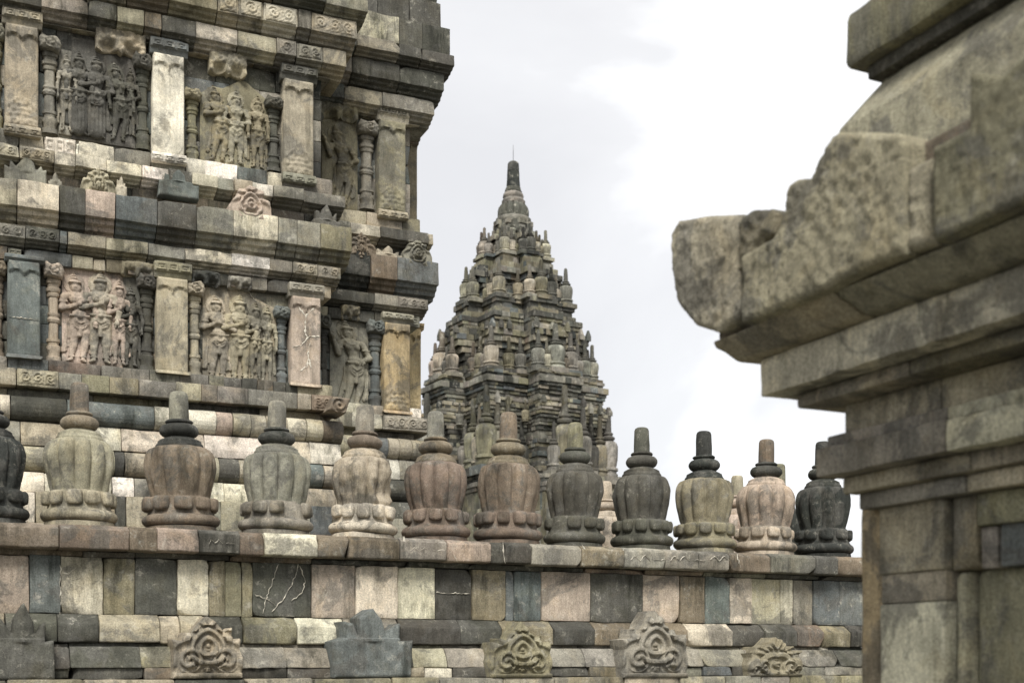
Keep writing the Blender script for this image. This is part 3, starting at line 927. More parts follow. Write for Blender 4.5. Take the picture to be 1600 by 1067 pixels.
# recessed corner bay
panel(D2, 503, 559, 180, 326, 'O', [(529, 198, 321, dict(arms=RAISE, w=1.05, sway=0.15), 'O')], label='olive relief panel of one figure with raised hand, upper storey')
colonnette(D2, 486, 503, 165, 322, 'D')
colonnette(D2, 563, 588, 190, 326, 'G')
pilaster(D2, 592, 634, 168, 343, 'O', carve=True, capcode='C', basecode='T', caph=0.22)
panel(D2, 516, 576, 494, 640, 'G', [(545, 500, 640, dict(arms=RAISE, w=1.08, sway=0.15), 'G')], label='grey relief panel of one crowned figure with raised hand, lower storey')
colonnette(D2, 501, 516, 490, 632, 'D')
colonnette(D2, 577, 600, 500, 640, 'B')
pilaster(D2, 600, 641, 490, 645, 'Y', carve=True, caph=0.16, baseh=0.03, capcode='G', basecode='Y')
pilaster(D3, 636, 658, 505, 650, 'Y', caph=0.1, baseh=0.03, carve=True)
pilaster(D3, 630, 652, 205, 345, 'O', caph=0.1, baseh=0.03)

def arch(D, u0, u1, vt, vb, code, pr=0.16):
    f = D - pr
    sa, sb, z0, z1 = rect(u0, vt, u1, vb, f)
    sm, wd, h = (sa + sb) / 2, sb - sa, z1 - z0
    def hf(A, Z):
        Pn = np.column_stack([A.ravel(), Z.ravel(), 0 * A.ravel()])
        H = 0.02 * sq(1 - ((A - sm) / (0.55 * wd)) ** 2) + (0.018 * vn(Pn, 16, int(u0)) + 0.012 * vn(Pn, 34, int(u0) + 3)).reshape(A.shape)
        for sg in (-1, 1):
            H = H + 0.014 * spiral(A, Z, sm + sg * wd * 0.24, z0 + h * 0.62, h * 0.40, 1.2, sg)
            H = H - 0.11 * np.exp(-(((A - sm - sg * wd * 0.24) / (wd * 0.15)) ** 4 + ((Z - z0 - h * 0.10) / (h * 0.34)) ** 4))
        return H
    pl = [(sa, z0 + 0.1 * h), (sa + 0.12 * wd, z0), (sm - 0.06 * wd, z0 + 0.12 * h), (sm, z0), (sm + 0.06 * wd, z0 + 0.12 * h), (sb - 0.12 * wd, z0), (sb, z0 + 0.12 * h), (sb, z1 - 0.05 * h), (sm, z1), (sa, z1 - 0.08 * h)]
    return relief('arch_carving', pl, f, pr + 0.03, temple, M_CARVE, pcol(code), hfun=hf, res=0.014, rnd=0.02)
arch(D1, 150, 228, 46, 84, 'T')
arch(D1, 328, 386, 82, 116, 'T')
arch(D1, 190, 240, 408, 432, 'O')
arch(D1, 357, 394, 432, 452, 'G')
arch(D1, 300, 345, 423, 446, 'K')
arch(D2, 497, 560, 152, 186, 'O')
arch(D2, 534, 563, 476, 500, 'O')

# ---- flame-shaped antefixes standing on the ledges
def antefix(parent, D, u0, u1, vt, vb, code, kind='carved', pr=0.3, thick=0.16, mat=None, res=0.013, tilt=0.0, group=None):
    f = D - pr
    sa, sb, z0, z1 = rect(u0, vt, u1, vb, f)
    sm, wd, h = (sa + sb) / 2, sb - sa, z1 - z0
    X = lambda t: sm + t * wd / 2
    Zz = lambda t: z0 + t * h
    if kind == 'plain':
        pl = [(-1, 0), (1, 0), (1, 0.5), (0.98, 0.66), (0.78, 0.6), (0.72, 0.78), (0.5, 0.64), (0.34, 0.84), (0, 1.0), (-0.34, 0.82), (-0.52, 0.62), (-0.75, 0.8), (-0.8, 0.58), (-1.0, 0.62)]
    elif kind == 'block':
        pl = [(-1, 0), (1, 0), (1, 0.53), (0.72, 0.53), (0.70, 0.80), (0.55, 0.74), (0.38, 0.62), (0.30, 0.80), (0, 1.0), (-0.30, 0.82), (-0.40, 0.60), (-0.5, 0.76), (-0.74, 0.84), (-0.76, 0.54), (-1, 0.55)]
    elif kind == 'temple':
        pl = [(-1, 0), (1, 0), (1.0, 0.45), (0.85, 0.62), (0.62, 0.66), (0.58, 0.84), (0.28, 0.86), (0.0, 1.0), (-0.28, 0.86), (-0.58, 0.82), (-0.66, 0.64), (-0.86, 0.6), (-1.0, 0.42)]
    else:
        pl = [(-1, 0), (1, 0), (1.02, 0.3), (0.95, 0.5), (0.98, 0.66), (0.72, 0.58), (0.66, 0.76), (0.42, 0.68), (0.28, 0.86), (0.0, 1.0), (-0.28, 0.84), (-0.44, 0.68), (-0.68, 0.74), (-0.72, 0.56), (-0.98, 0.62), (-0.95, 0.45), (-1.02, 0.28)]
    rj = random.Random(int(u0 * 7 + vt))
    pl = [(a + (rj.uniform(-0.05, 0.05) if 0.05 < b < 0.99 else 0), b + (rj.uniform(-0.05, 0.03) if b > 0.3 else 0)) for a, b in pl]
    def hf(A, Z):
        x, t = (A - sm) / (wd / 2), (Z - z0) / h
        Pn = np.column_stack([A.ravel(), Z.ravel(), 0 * A.ravel()])
        H = 0.008 * vn(Pn, 12, int(u0)).reshape(A.shape)
        if kind in ('plain', 'block'):
            H = H + np.where(t > 0.55, -0.02, 0.0) * (kind == 'block')
            H = H + 0.02 * np.clip(1 - np.abs(x) * 3, 0, 1) * (t > 0.5)
            return H
        # carved field: three designs, leaves flaring round a medallion, a pair of volutes, or a budding stem
        var = int(abs(u0)) % 3 if kind != 'temple' else int(abs(u0)) % 2
        ang = np.arctan2(t - 0.22, np.abs(x) + 0.02)
        if var == 0:
            d = np.hypot(x * 1.05, (t - 0.42) * 1.9 + 0.25 * np.abs(x) - 0.15)
            H = H + 0.036 * np.clip(0.5 + 1.1 * np.cos(d * 26), 0, 1) * (d < 0.66)
        elif var == 1:
            d = np.hypot(x * 1.2, (t - 0.36) * 1.5 - 0.10 * np.cos(3 * x))
            H = H + 0.034 * np.clip(0.5 + 1.1 * np.cos(d * 21 + 2.2 * np.sin(4 * ang)), 0, 1) * (d < 0.6)
        else:
            d = np.hypot(x * 0.9, (t - 0.30) * 1.6)
            H = H + 0.034 * np.clip(0.5 + 1.1 * np.cos(d * 17 - 5 * np.abs(x)), 0, 1) * (d < 0.58)
        H = H + 0.034 * np.clip(0.5 + 1.0 * np.sin((13 + 3 * var) * ang + (11 - 2 * var) * d + 1.5 * np.sin(9 * t)), 0, 1) * (d >= 0.62) * np.clip((t - 0.08) * 9, 0, 1)
        if kind == 'temple':
            H = H + 0.03 * sq(1 - (d / 0.25) ** 2)
            for sg in (-1, 1):
                H = H + 0.016 * spiral(A, Z, sm + sg * wd * 0.16, z0 + 0.42 * h, 0.16 * h, 1.4, sg)
        else:
            zz_ = (0.28, 0.34, 0.24)[var]
            for sg in (-1, 1):
                H = H + 0.030 * spiral(A, Z, sm + sg * wd * 0.26, z0 + zz_ * h, 0.22 * h, 1.8, sg)
                if var:
                    H = H + 0.026 * spiral(A, Z, sm + sg * wd * 0.40, z0 + 0.16 * h, 0.13 * h, 1.3, -sg)
            H = H + 0.035 * np.clip(1 - np.abs(x) * 8, 0, 1) * (t < 0.45) * (0.7 + 0.3 * np.sign(np.sin(t * 60)))
            H = np.where(t < 0.07, 0.035, H)
        return H
    o = relief('antefix', [(X(a), Zz(b)) for a, b in pl], f, thick, parent, mat or M_CARVE, pcol(code, var=0.05), hfun=hf, res=res, rnd=0.018)
    return o
antefix(temple, D1, 8, 74, 240, 300, 'G', 'plain', pr=0.27)
antefix(temple, D1, 76, 97, 268, 304, 'G', 'plain', pr=0.24)
antefix(temple, D1, 127, 181, 262, 312, 'T', 'temple', pr=0.31)
antefix(temple, D1, 181, 199, 268, 318, 'C', 'block', pr=0.26)
antefix(temple, D1, 248, 311, 262, 308, 'B', 'block', pr=0.30)
antefix(temple, D1, 358, 425, 286, 352, 'P', 'temple', pr=0.33)
antefix(temple, D1, 489, 534, 318, 372, 'D', 'block', pr=0.3)
antefix(temple, D2, 543, 586, 364, 406, 'N', 'temple', pr=0.33)
antefix(temple, D2, 630, 675, 372, 420, 'G', 'temple', pr=0.33)
antefix(temple, D2, 585, 630, 383, 412, 'P', 'block', pr=0.30)
relief('carved_spout', [(S_(513, D1 - 0.5), Z_(513, 640, D1 - 0.5)), (S_(540, D1 - 0.5), Z_(540, 646, D1 - 0.5)), (S_(548, D1 - 0.5), Z_(548, 622, D1 - 0.5)), (S_(520, D1 - 0.5), Z_(520, 620, D1 - 0.5))],
       D1 - 0.5, 0.45, temple, M_CARVE, pcol('N'), hfun=lambda A, Z: 0.03 * spiral(A, Z, S_(530, D1 - 0.5), Z_(530, 632, D1 - 0.5), 0.14), res=0.013, rnd=0.02)

# ------------------------------------------------------------------ mortar seams: thin raised beads along cracks
def seam(parent, pts, D, width=0.012, name='mortar_seam', axis='s', mat=None, lift=0.004):
    P = np.array([(S_(u, D), Z_(u, v, D)) for u, v in pts])
    r = random.Random(int(abs(P[0, 0]) * 1000))
    # subdivide with wobble
    Q = []
    for a, b in zip(P[:-1], P[1:]):
        m = max(2, int(np.linalg.norm(b - a) / 0.02))
        for k in range(m):
            Q.append(a + (b - a) * k / m + np.array([r.uniform(-1, 1), r.uniform(-1, 1)]) * 0.007)
    Q.append(P[-1])
    Q = np.array(Q)
    T = np.gradient(Q, axis=0)
    T /= (np.linalg.norm(T, axis=1, keepdims=True) + 1e-9)
    Nn = np.column_stack([-T[:, 1], T[:, 0]])
    V, F = [], []
    for i in range(len(Q)):
        w_ = width * (0.12 + 0.9 * r.random() ** 2) / 2 * (0.3 if i in (0, len(Q) - 1) else 1)
        a, b = Q[i] + Nn[i] * w_, Q[i] - Nn[i] * w_
        V += [(a[0], D + 0.003, a[1]), (Q[i][0], D - lift, Q[i][1]), (b[0], D + 0.003, b[1])]
    for i in range(len(Q) - 1):
        k = i * 3
        F += [(k, k + 1, k + 4, k + 3), (k + 1, k + 2, k + 5, k + 4)]
    return mk(name, V, F, mat or M_MORTAR, parent, (0.6, 0.56, 0.46))
f_ = D1 - 0.17
for pts in ([(465, 478), (478, 494), (477, 520), (484, 535), (481, 552), (486, 575)], [(478, 494), (491, 481)], [(457, 542), (470, 540), (484, 525), (500, 526)], [(468, 580), (480, 572), (482, 560)]):
    seam(temple, pts, f_ - 0.006, 0.034, lift=0.002)
seam(temple, [(13, 494), (30, 496), (62, 500)], f_ - 0.012, 0.018)
seam(temple, [(384, 452), (392, 460), (402, 474)], D1 - 0.05, 0.02)

#@@WALL
# ------------------------------------------------------------------ the low wall with its finials
DW = 10.3                                   # face of the upright slabs
SW0, SW1 = -3.0, S_(1352, DW)
wall = root('finial_wall', 3.5, DW + 0.3, GZ, 'long low wall of upright patched stone slabs carrying the row of bulbous finials', 'wall')
zw = lambda v, D=DW: Z_(300, v, D)
WZ = dict(top=zw(829), cb=zw(866), st=zw(875), sb=zw(962), s2=zw(1005), s3=zw(1043), s4=zw(1060))
WCUT = {
    'coping': [(93, 'N'), (201, 'R'), (246, 'N'), (311, 'P'), (375, 'D'), (413, 'N'), (497, 'C'), (546, 'N'), (625, 'N'), (698, 'G'), (768, 'P'), (788, 'D'), (830, 'D'), (908, 'G'), (975, 'N!'), (1040, 'G'), (1092, 'G'), (1140, 'G'), (1205, 'N'), (1275, 'G'), (1310, 'D'), (1400, 'N')],
    'slab': [(46, 'P'), (95, 'B'), (161, 'C'), (211, 'O'), (277, 'D'), (326, 'C'), (352, 'O'), (378, 'O'), (395, 'O'), (487, 'D'), (555, 'P'), (622, 'C'), (680, 'C'), (738, 'D'), (790, 'O'), (803, 'B'), (845, 'B'), (922, 'P'), (1004, 'D'), (1062, 'P'), (1101, 'N'), (1140, 'B'), (1175, 'C'), (1220, 'T'), (1240, 'C'), (1270, 'G'), (1312, 'B'), (1400, 'B')],
    'string': [(90, 'D'), (155, 'D'), (250, 'T'), (282, 'T'), (320, 'T'), (380, 'D'), (465, 'O'), (540, 'C'), (625, 'G'), (720, 'D'), (785, 'D'), (865, 'O'), (930, 'D'), (1010, 'N'), (1075, 'N'), (1145, 'C!'), (1195, 'D'), (1245, 'D'), (1288, 'R'), (1330, 'O'), (1400, 'D')],
    'cyma': [(40, 'B'), (110, 'D'), (220, 'D'), (280, 'O'), (375, 'D'), (447, 'G'), (530, 'G'), (645, 'D'), (700, 'T'), (765, 'G'), (860, 'G'), (915, 'G'), (975, 'G'), (1070, 'G'), (1098, 'G'), (1170, 'G'), (1250, 'G'), (1310, 'G'), (1400, 'D')],
    'fillet': [(40, 'D'), (110, 'D'), (225, 'D'), (300, 'N'), (375, 'D'), (450, 'D'), (530, 'D'), (665, 'T'), (708, 'C'), (770, 'D'), (860, 'D'), (922, 'D'), (975, 'O'), (1070, 'D'), (1100, 'G'), (1145, 'B'), (1190, 'D'), (1290, 'G'), (1400, 'G')],
}
r = random.Random(11)
WB = DW + 0.5
def wprof(kind):
    z = WZ
    if kind == 'coping':
        f = DW - 0.17
        return [(f + 0.055, z['top']), (WB, z['top']), (WB, z['cb'] + 0.002), (f + 0.012, z['cb'] + 0.002), (f, z['cb'] + 0.012), (f - 0.004, z['top'] - 0.035)]
    if kind == 'under':
        f = DW - 0.012
        return [(f, z['cb']), (WB, z['cb']), (WB, z['st'] + 0.002), (f + 0.02, z['st'] + 0.002)]
    if kind == 'slab':
        return [(DW, z['st']), (DW + 0.3, z['st']), (DW + 0.3, z['sb'] + 0.002), (DW, z['sb'] + 0.002)]
    if kind == 'string':
        f = DW - 0.10
        h = z['sb'] - z['s2']
        return [(f + 0.105, z['sb']), (WB, z['sb']), (WB, z['s2'] + 0.002), (f + 0.012, z['s2'] + 0.002), (f, z['s2'] + 0.010), (f, z['s2'] + 0.66 * h)]
    if kind == 'cyma':
        f = DW - 0.22
        h = z['s2'] - z['s3']
        return [(f + 0.17, z['s2']), (WB, z['s2']), (WB, z['s3'] + 0.002), (f, z['s3'] + 0.002), (f, z['s3'] + 0.012), (f + 0.03, z['s3'] + 0.4 * h), (f + 0.085, z['s2'] - 0.045), (f + 0.10, z['s2'] - 0.030), (f + 0.165, z['s2'] - 0.027)]
    if kind == 'fillet':
        f = DW - 0.205
        return [(f, z['s3']), (WB, z['s3']), (WB, z['s4'] + 0.002), (f - 0.004, z['s4'] + 0.002)]
WNAME = {'coping': 'coping_stone', 'under': 'bed_moulding', 'slab': 'upright_slab', 'string': 'string_course_stone', 'cyma': 'sloped_moulding_stone', 'fillet': 'fillet_stone'}
WFRONT = {'coping': DW - 0.17, 'under': DW - 0.012, 'slab': DW, 'string': DW - 0.1, 'cyma': DW - 0.2, 'fillet': DW - 0.225}
for kind in ('coping', 'under', 'slab', 'string', 'cyma', 'fillet'):
    cuts = [(S_(u, WFRONT[kind]), c) for u, c in WCUT.get(kind, [])]
    s = SW0
    if kind == 'under':
        while s < SW1:
            l_ = r.uniform(0.35, 0.8)
            cuts.append((s + l_, pick([('D', 3), ('N', 2), ('K', 1), ('G', 1)], r)))
            s += l_
    s = SW0
    extra = DW - WFRONT[kind]
    end = SW1 + extra * 0.9
    first = True
    for sc_, code in cuts:
        if first and cuts[0][0] - s > 0.7:
            while cuts[0][0] - s > 0.65:
                l_ = r.uniform(0.3, 0.55)
                stone(WNAME[kind], s, s + l_, wprof(kind), wall, M_WALL, pcol(pick(MIX, r), r), res=0.05, amp=0.004, ch=0.012, off=0.008)
                s += l_
        first = False
        e = min(sc_, end)
        if e - s < 0.02:
            continue
        res = 0.035 if kind in ('slab', 'coping', 'string', 'cyma') else 0.05
        worn = r.random()
        o = stone(WNAME[kind], s, e, wprof(kind), wall, M_WALL, pcol(code[0], r, 0.12), res=res, amp=0.0022 + 0.003 * worn, ch=r.uniform(0.003, 0.012), gap=r.uniform(0.001, 0.004),
                  off=0.012, rough=0.07 if '!' in code else (0.03 if worn > 0.6 and kind != 'slab' else 0.0), seed=r.randrange(1 << 20))
        s = e
        if s >= end - 0.01:
            break
# ledge and footing below
for zt_, zb_, pr, nm in ((WZ['s4'], WZ['s4'] - 0.22, 0.34, 'ledge_stone'), (WZ['s4'] - 0.222, -1.0, 0.37, 'footing_stone'), (-1.002, GZ - 0.05, 0.40, 'footing_stone')):
    s = SW0
    while s < SW1 + pr:
        l_ = min(r.uniform(0.3, 0.7), SW1 + pr - s)
        if SW1 + pr - s - l_ < 0.15:
            l_ = SW1 + pr - s
        f = DW - pr
        stone(nm, s, s + l_, [(f, zt_), (WB, zt_), (WB, zb_), (f, zb_)], wall, M_WALL, pcol(pick([('G', 3), ('O', 3), ('T', 2), ('C', 1), ('D', 2)], r), r), res=0.08, amp=0.005, ch=0.014)
        s += l_
# the wall's return at its right-hand end and the parapet heart
V, F = boxv(SW0, SW1 - 0.03, DW + 0.25, WB - 0.02, GZ, WZ['top'] - 0.02)
mk('core_masonry', V, F, M_WALL, wall, pcol('D'), flat=True)
for k, (qa, qb) in enumerate(((WB, 11.6), (11.6, 12.4), (12.4, 13.3), (13.3, 14.3))):
    stone('return_coping', qa, qb, [(SW1 - 0.5, WZ['top']), (SW1 - 0.5, WZ['cb']), (SW1 + 0.10, WZ['cb']), (SW1 + 0.1, WZ['top'])], wall, M_WALL, pcol('N'), axis='q', res=0.08, amp=0.005)
    stone('return_slab', qa, qb, [(SW1 - 0.4, WZ['cb'] - 0.003), (SW1 - 0.4, GZ), (SW1, GZ), (SW1, WZ['cb'] - 0.003)], wall, M_WALL, pcol('D'), axis='q', res=0.12, amp=0.005)

fw = DW - 0.002
for pts in ([(395 + 40, 882), (427, 905), (418, 930), (411, 958)], [(467, 882), (455, 915), (444, 935), (425, 955)], [(468, 884), (477, 905), (473, 925), (455, 938)], [(397, 928), (415, 935), (430, 945)],
            [(953, 896), (953, 925), (975, 937), (1003, 952)], [(925, 931), (953, 925)], [(681, 925), (735, 927)], [(777, 890), (784, 915), (789, 935)], [(95, 880), (94, 960)],
            [(97, 893), (108, 897), (120, 885)], [(108, 897), (112, 907), (125, 902)]):
    seam(wall, pts, fw, 0.012, lift=0.002)
fc = DW - 0.178
for pts in ([(632, 838), (633, 862)], [(663, 848), (675, 862), (688, 872)], [(702, 858), (716, 878)], [(785, 848), (790, 880)], [(910, 850), (916, 862), (912, 885)], [(962, 868), (975, 858)], [(1152, 866), (1157, 886)]):
    seam(wall, pts, fc + 0.003, 0.020, lift=0.003)
# chiselled zigzag and dash lines along the coping's upper edge
def coping_lines(u0, u1, vtop, n):
    for k in range(n):
        ua = u0 + (u1 - u0) * k / n
        ub = u0 + (u1 - u0) * (k + 1) / n
        d = ub - ua
        if k % 2 == 0:
            seam(wall, [(ua, vtop + 8), (ua + d * 0.25, vtop + 1), (ua + d * 0.5, vtop + 8), (ua + d * 0.75, vtop + 1), (ub, vtop + 8)], fc, 0.012, name='chisel_line', lift=0.003)
        else:
            seam(wall, [(ua + d * 0.2, vtop + 7), (ub - d * 0.2, vtop + 7)], fc, 0.011, name='chisel_line', lift=0.003)
coping_lines(110, 200, 838, 3)
coping_lines(248, 310, 840, 2)
coping_lines(325, 372, 841, 2)
coping_lines(425, 495, 847, 2)
coping_lines(640, 765, 853, 4)
coping_lines(835, 905, 859, 2)
coping_lines(985, 1140, 867, 5)

antefix(wall, DW, -12, 86, 944, 1062, 'D', 'block', pr=0.33, thick=0.3, mat=M_WALL, res=0.010)
antefix(wall, DW, 270, 378, 958, 1059, 'T', 'carved', pr=0.33, thick=0.3, mat=M_WALL, res=0.007)
antefix(wall, DW, 523, 643, 947, 1058, 'B', 'block', pr=0.33, thick=0.3, mat=M_WALL, res=0.010)
antefix(wall, DW, 768, 862, 970, 1058, 'O', 'carved', pr=0.33, thick=0.3, mat=M_WALL, res=0.007)
antefix(wall, DW, 972, 1074, 955, 1058, 'G', 'carved', pr=0.33, thick=0.3, mat=M_WALL, res=0.007)
antefix(wall, DW, 1172, 1252, 995, 1056, 'O', 'carved', pr=0.33, thick=0.3, mat=M_WALL, res=0.007)

#@@FINIALS
def strike(V, B, rr, keep):
    """knock a flat flake off the side of a turned piece"""
    a = rr.uniform(0, 2 * pi)
    n = np.array([cos(a), sin(a), rr.uniform(-0.35, 0.35)])
    n /= np.linalg.norm(n)
    c = np.array([B[0], B[1], rr.uniform(V[:, 2].min(), V[:, 2].max())])
    d = (V - c) @ n - keep
    return V - np.clip(d, 0, None)[:, None] * n * 0.9
def finial(u, Dq, ztop, zbase, rad, code, label, group, seed, amp=0.0055, neckcode=None, shaftcode=None, basecode=None, ribs=11, detail=1.0, rough=1.0, flare=1.0):
    s = S_(u, Dq)
    t = root('stone_finial', s, Dq, zbase, label, 'finial', group)
    H = ztop - zbase
    rr = random.Random(seed)
    B = (s, Dq)
    ph0 = rr.uniform(0, 6)
    seg = int(ribs * 14 * detail)
    cb = pcol(code, rr, 0.05)
    cn_ = pcol(neckcode or code, rr, 0.05)
    cs = pcol(shaftcode or neckcode or code, rr, 0.05)
    cf = pcol(basecode or code, rr, 0.06)
    a = amp * rough
    t.rotation_euler = (rr.uniform(-0.012, 0.012), rr.uniform(-0.02, 0.02), TH)
    # foot disc
    zs = np.array([0, 0.02, 0.05, 0.055]) * H
    V, F = revolve(lambda i, th: np.full(len(th), rad * (0.95, 0.96, 0.94, 0.86)[i]), zs, 40, zbase, B, a, seed)
    mk('foot_disc', V, F, M_FIN, t, cf)
    # lower torus ring
    n = 9
    zz = [0.055 + 0.075 * k / (n - 1) for k in range(n)]
    V, F = revolve(lambda i, th: rad * (0.93 + 0.12 * np.sin(pi * i / (n - 1)) ** 0.6 + 0 * th) * flare, np.array(zz) * H, 56, zbase, B, a, seed + 1)
    mk('base_ring', V, F, M_FIN, t, cf)
    # ring of cushion-shaped petals
    np_ = rr.choice((10, 11, 11, 12))
    m = 18
    V, F = revolve(lambda i, th: rad * (0.97, 0.90, 0.87, 0.86, 0.85, 0.83, 0.80)[i] + 0 * th, np.array([0.115, 0.13, 0.15, 0.18, 0.21, 0.24, 0.258]) * H, 48, zbase, B, a * 0.7, seed + 2)
    V, F = V.tolist(), [tuple(f) for f in F]
    tw = pi * rad * 0.93 / np_
    for q_ in range(np_):
        if rr.random() < 0.06 * rough:
            continue
        an = ph0 + 2 * pi * (q_ + rr.uniform(-0.06, 0.06)) / np_
        er, et, ez = np.array([cos(an), sin(an), 0]), np.array([-sin(an), cos(an), 0]), np.array([0, 0, 1.0])
        cw, chh, cd = tw * rr.uniform(0.74, 0.86), 0.047 * H * rr.uniform(0.9, 1.08), rad * rr.uniform(0.15, 0.18)
        c0 = np.array([B[0], B[1], zbase + 0.205 * H]) + er * rad * 0.86
        nb = len(V)
        nu, nv = 12, 7
        for iv in range(nv + 1):
            la = pi * iv / nv - pi / 2
            for iu in range(nu):
                lo = 2 * pi * iu / nu
                pw = lambda x: math.copysign(abs(x) ** 0.5, x)
                p = c0 + et * cw * pw(cos(la)) * pw(cos(lo)) + er * cd * pw(cos(la)) * pw(sin(lo)) + ez * chh * pw(sin(la))
                V.append(p.tolist())
        for iv in range(nv):
            for iu in range(nu):
                F.append((nb + iv * nu + iu, nb + iv * nu + (iu + 1) % nu, nb + (iv + 1) * nu + (iu + 1) % nu, nb + (iv + 1) * nu + iu))
    V = np.array(V)
    V = V + np.column_stack([vn(V, 22, seed + 60 + k) for k in range(3)]) * a * 0.8
    mk('petal_ring', V, F, M_FIN, t, cf, sharp=60)
    # ribbed body
    m = 26
    prof = [(0, 0.80), (0.08, 0.82), (0.2, 0.87), (0.4, 0.945), (0.58, 1.0), (0.74, 1.0), (0.86, 0.95), (0.94, 0.87), (0.98, 0.78), (1.0, 0.66)]
    px, pr_ = zip(*prof)
    def body(i, th):
        tt = i / (m - 1)
        R = rad * 0.97 * np.interp(tt, px, pr_)
        x = np.abs(np.sin((th - ph0) * ribs / 2))
        g = x ** 0.55
        dp = 0.20 * min(1.0, 4 * tt + 0.3) * min(1.0, (1 - tt) * 8 + 0.25)
        return R * (1 - dp + dp * g)
    V, F = revolve(body, np.array([0.235 + 0.375 * k / (m - 1) for k in range(m)]) * H, seg, zbase, B, a * 1.1, seed + 3)
    if rough > 2:      # badly broken: bites out of one flank
        c = np.array([s, Dq, 0])
        dv = V - c
        dv[:, 2] = 0
        V -= dv * (np.clip(vn(V, 5.5, seed + 50) - 0.1, 0, 1) * 0.35)[:, None]
    for _ in range(rr.choice((0, 1, 1, 2))):
        V = strike(V, B, rr, rad * rr.uniform(0.86, 0.93))
    mk('ribbed_body', V, F, M_FIN, t, cb, sharp=50)
    # shoulder collar
    pts = [(0.595, 0.64), (0.612, 0.655), (0.625, 0.64), (0.635, 0.60), (0.652, 0.585), (0.664, 0.50), (0.675, 0.40), (0.685, 0.37)]
    V, F = revolve(lambda i, th: rad * pts[i][1] + 0 * th, np.array([p[0] for p in pts]) * H, 40, zbase, B, a * 0.8, seed + 4)
    mk('shoulder_collar', V, F, M_FIN, t, cb if rr.random() < 0.6 else cn_)
    # neck cushions
    for z0_, hh, ra, nm in ((0.678, 0.094, 0.53, 'neck_cushion'), (0.770, 0.036, 0.37, 'neck_ring')):
        n = 9
        V, F = revolve(lambda i, th: rad * ra * (0.66 + 0.34 * np.sin(pi * i / (n - 1)) ** 0.6) + 0 * th, np.array([z0_ + hh * k / (n - 1) for k in range(n)]) * H, 36, zbase, B, a * 0.7, seed + 5 + int(ra * 10))
        mk(nm, V, F, M_FIN, t, cn_)
    # shaft
    sr = rad * 0.265
    pts = [(0.802, 1.0), (0.86, 1.0), (0.92, 0.97), (0.975, 0.93), (0.992, 0.82), (1.0, 0.62)]
    V, F = revolve(lambda i, th: sr * pts[i][1] + 0 * th, np.array([p[0] for p in pts]) * H, 28, zbase, B, a * 0.5, seed + 8)
    mk('spire_shaft', V, F, M_FIN, t, cs)
    return t

DF = DW + 0.27
ZB = WZ['top'] - 0.012
GR = 'finials along the top of the low wall'
FIN = [  # u, v top, half width px, codes, label
    (-14, 596, 54, 'K', None, None, 'K', 'blackened finial cut by the left edge of the picture', {}),
    (124, 598, 55, 'T', 'N', 'N', 'T', 'tan ribbed stone finial, nearest whole one at the left end', {}),
    (283, 613, 57, 'N', 'K', 'G', 'N', 'brownish grey ribbed finial with a black chipped neck cushion', {'ribs': 10}),
    (431, 627, 55, 'G', 'K', 'G', 'G', 'rough grey finial with a dark split neck, third whole one from left', dict(rough=1.6)),
    (567, 633, 52, 'T', 'N', 'G', 'C', 'broken mossy pale finial with crumbling base', dict(rough=2.6)),
    (682, 643, 51, 'R', 'N', 'G', 'R', 'reddish brown ribbed finial just right of the temple corner', {}),
    (793, 645, 52, 'R', 'N', 'N', 'R', 'reddish brown ribbed finial directly below the far tower tip', {}),
    (897, 661, 46, 'D', 'D', 'O', 'D', 'dark grey ribbed finial with greenish shaft before the tower', {}),
    (1003, 668, 47, 'D', 'D', 'D', 'D', 'dark olive grey finial at the right foot of the tower', {}),
    (1101, 674, 47, 'O', 'K', 'K', 'O', 'mossy olive finial with black neck and shaft against the sky', dict(rough=1.5)),
    (1195, 687, 47, 'P', 'K', 'N', 'P', 'pink stone finial with dark neck rings', {}),
    (1287, 690, 44, 'K', 'K', 'K', 'K', 'black ribbed finial half hidden by the foreground cornice', dict(rough=1.3)),
]
for i, (u, vt, hw, cb, cn_, cs, cf, lab, kw) in enumerate(FIN):
    rad = hw / FPX * Y_(u, DF)
    finial(u, DF, Z_(u, vt, DF), ZB, rad, cb, lab, GR, 300 + i * 31, neckcode=cn_, shaftcode=cs, basecode=cf, **kw)
DB = 13.0
for i, (u, vt, hw, cb, cs, lab) in enumerate(((947, 752, 38, 'P', 'P', 'pinkish finial of the rear row, seen in the gap beside the dark grey finial'),
                                              (1152, 743, 37, 'P', 'T', 'rear row finial peeping out left of the pink finial'),
                                              (1216, 725, 39, 'K', 'O', 'dark rear row finial with olive shaft right of the pink finial'))):
    rad = hw / FPX * Y_(u, DB)
    finial(u, DB, Z_(u, vt, DB), ZB - 0.02, rad, cb, lab, 'finials of the rear row', 800 + i * 17, shaftcode=cs, detail=0.8)
# rear parapet that carries the back row
rear = root('rear_parapet', 7.6, DB, GZ, 'low rear parapet behind the finial row, mostly hidden', 'wall')
s = 6.3
while s < 9.6:
    l_ = r.uniform(0.4, 0.7)
    stone('parapet_stone', s, min(s + l_, 9.9), [(DB - 0.35, ZB - 0.03), (DB + 0.35, ZB - 0.03), (DB + 0.35, 0.2), (DB - 0.35, 0.2)], rear, M_WALL, pcol(pick(MIX, r), r), res=0.1, amp=0.006)
    stone('parapet_footing', s, min(s + l_, 9.9), [(DB - 0.3, 0.198), (DB + 0.3, 0.198), (DB + 0.3, GZ), (DB - 0.3, GZ)], rear, M_WALL, pcol('D', r), res=0.2, amp=0.006)
    s += l_

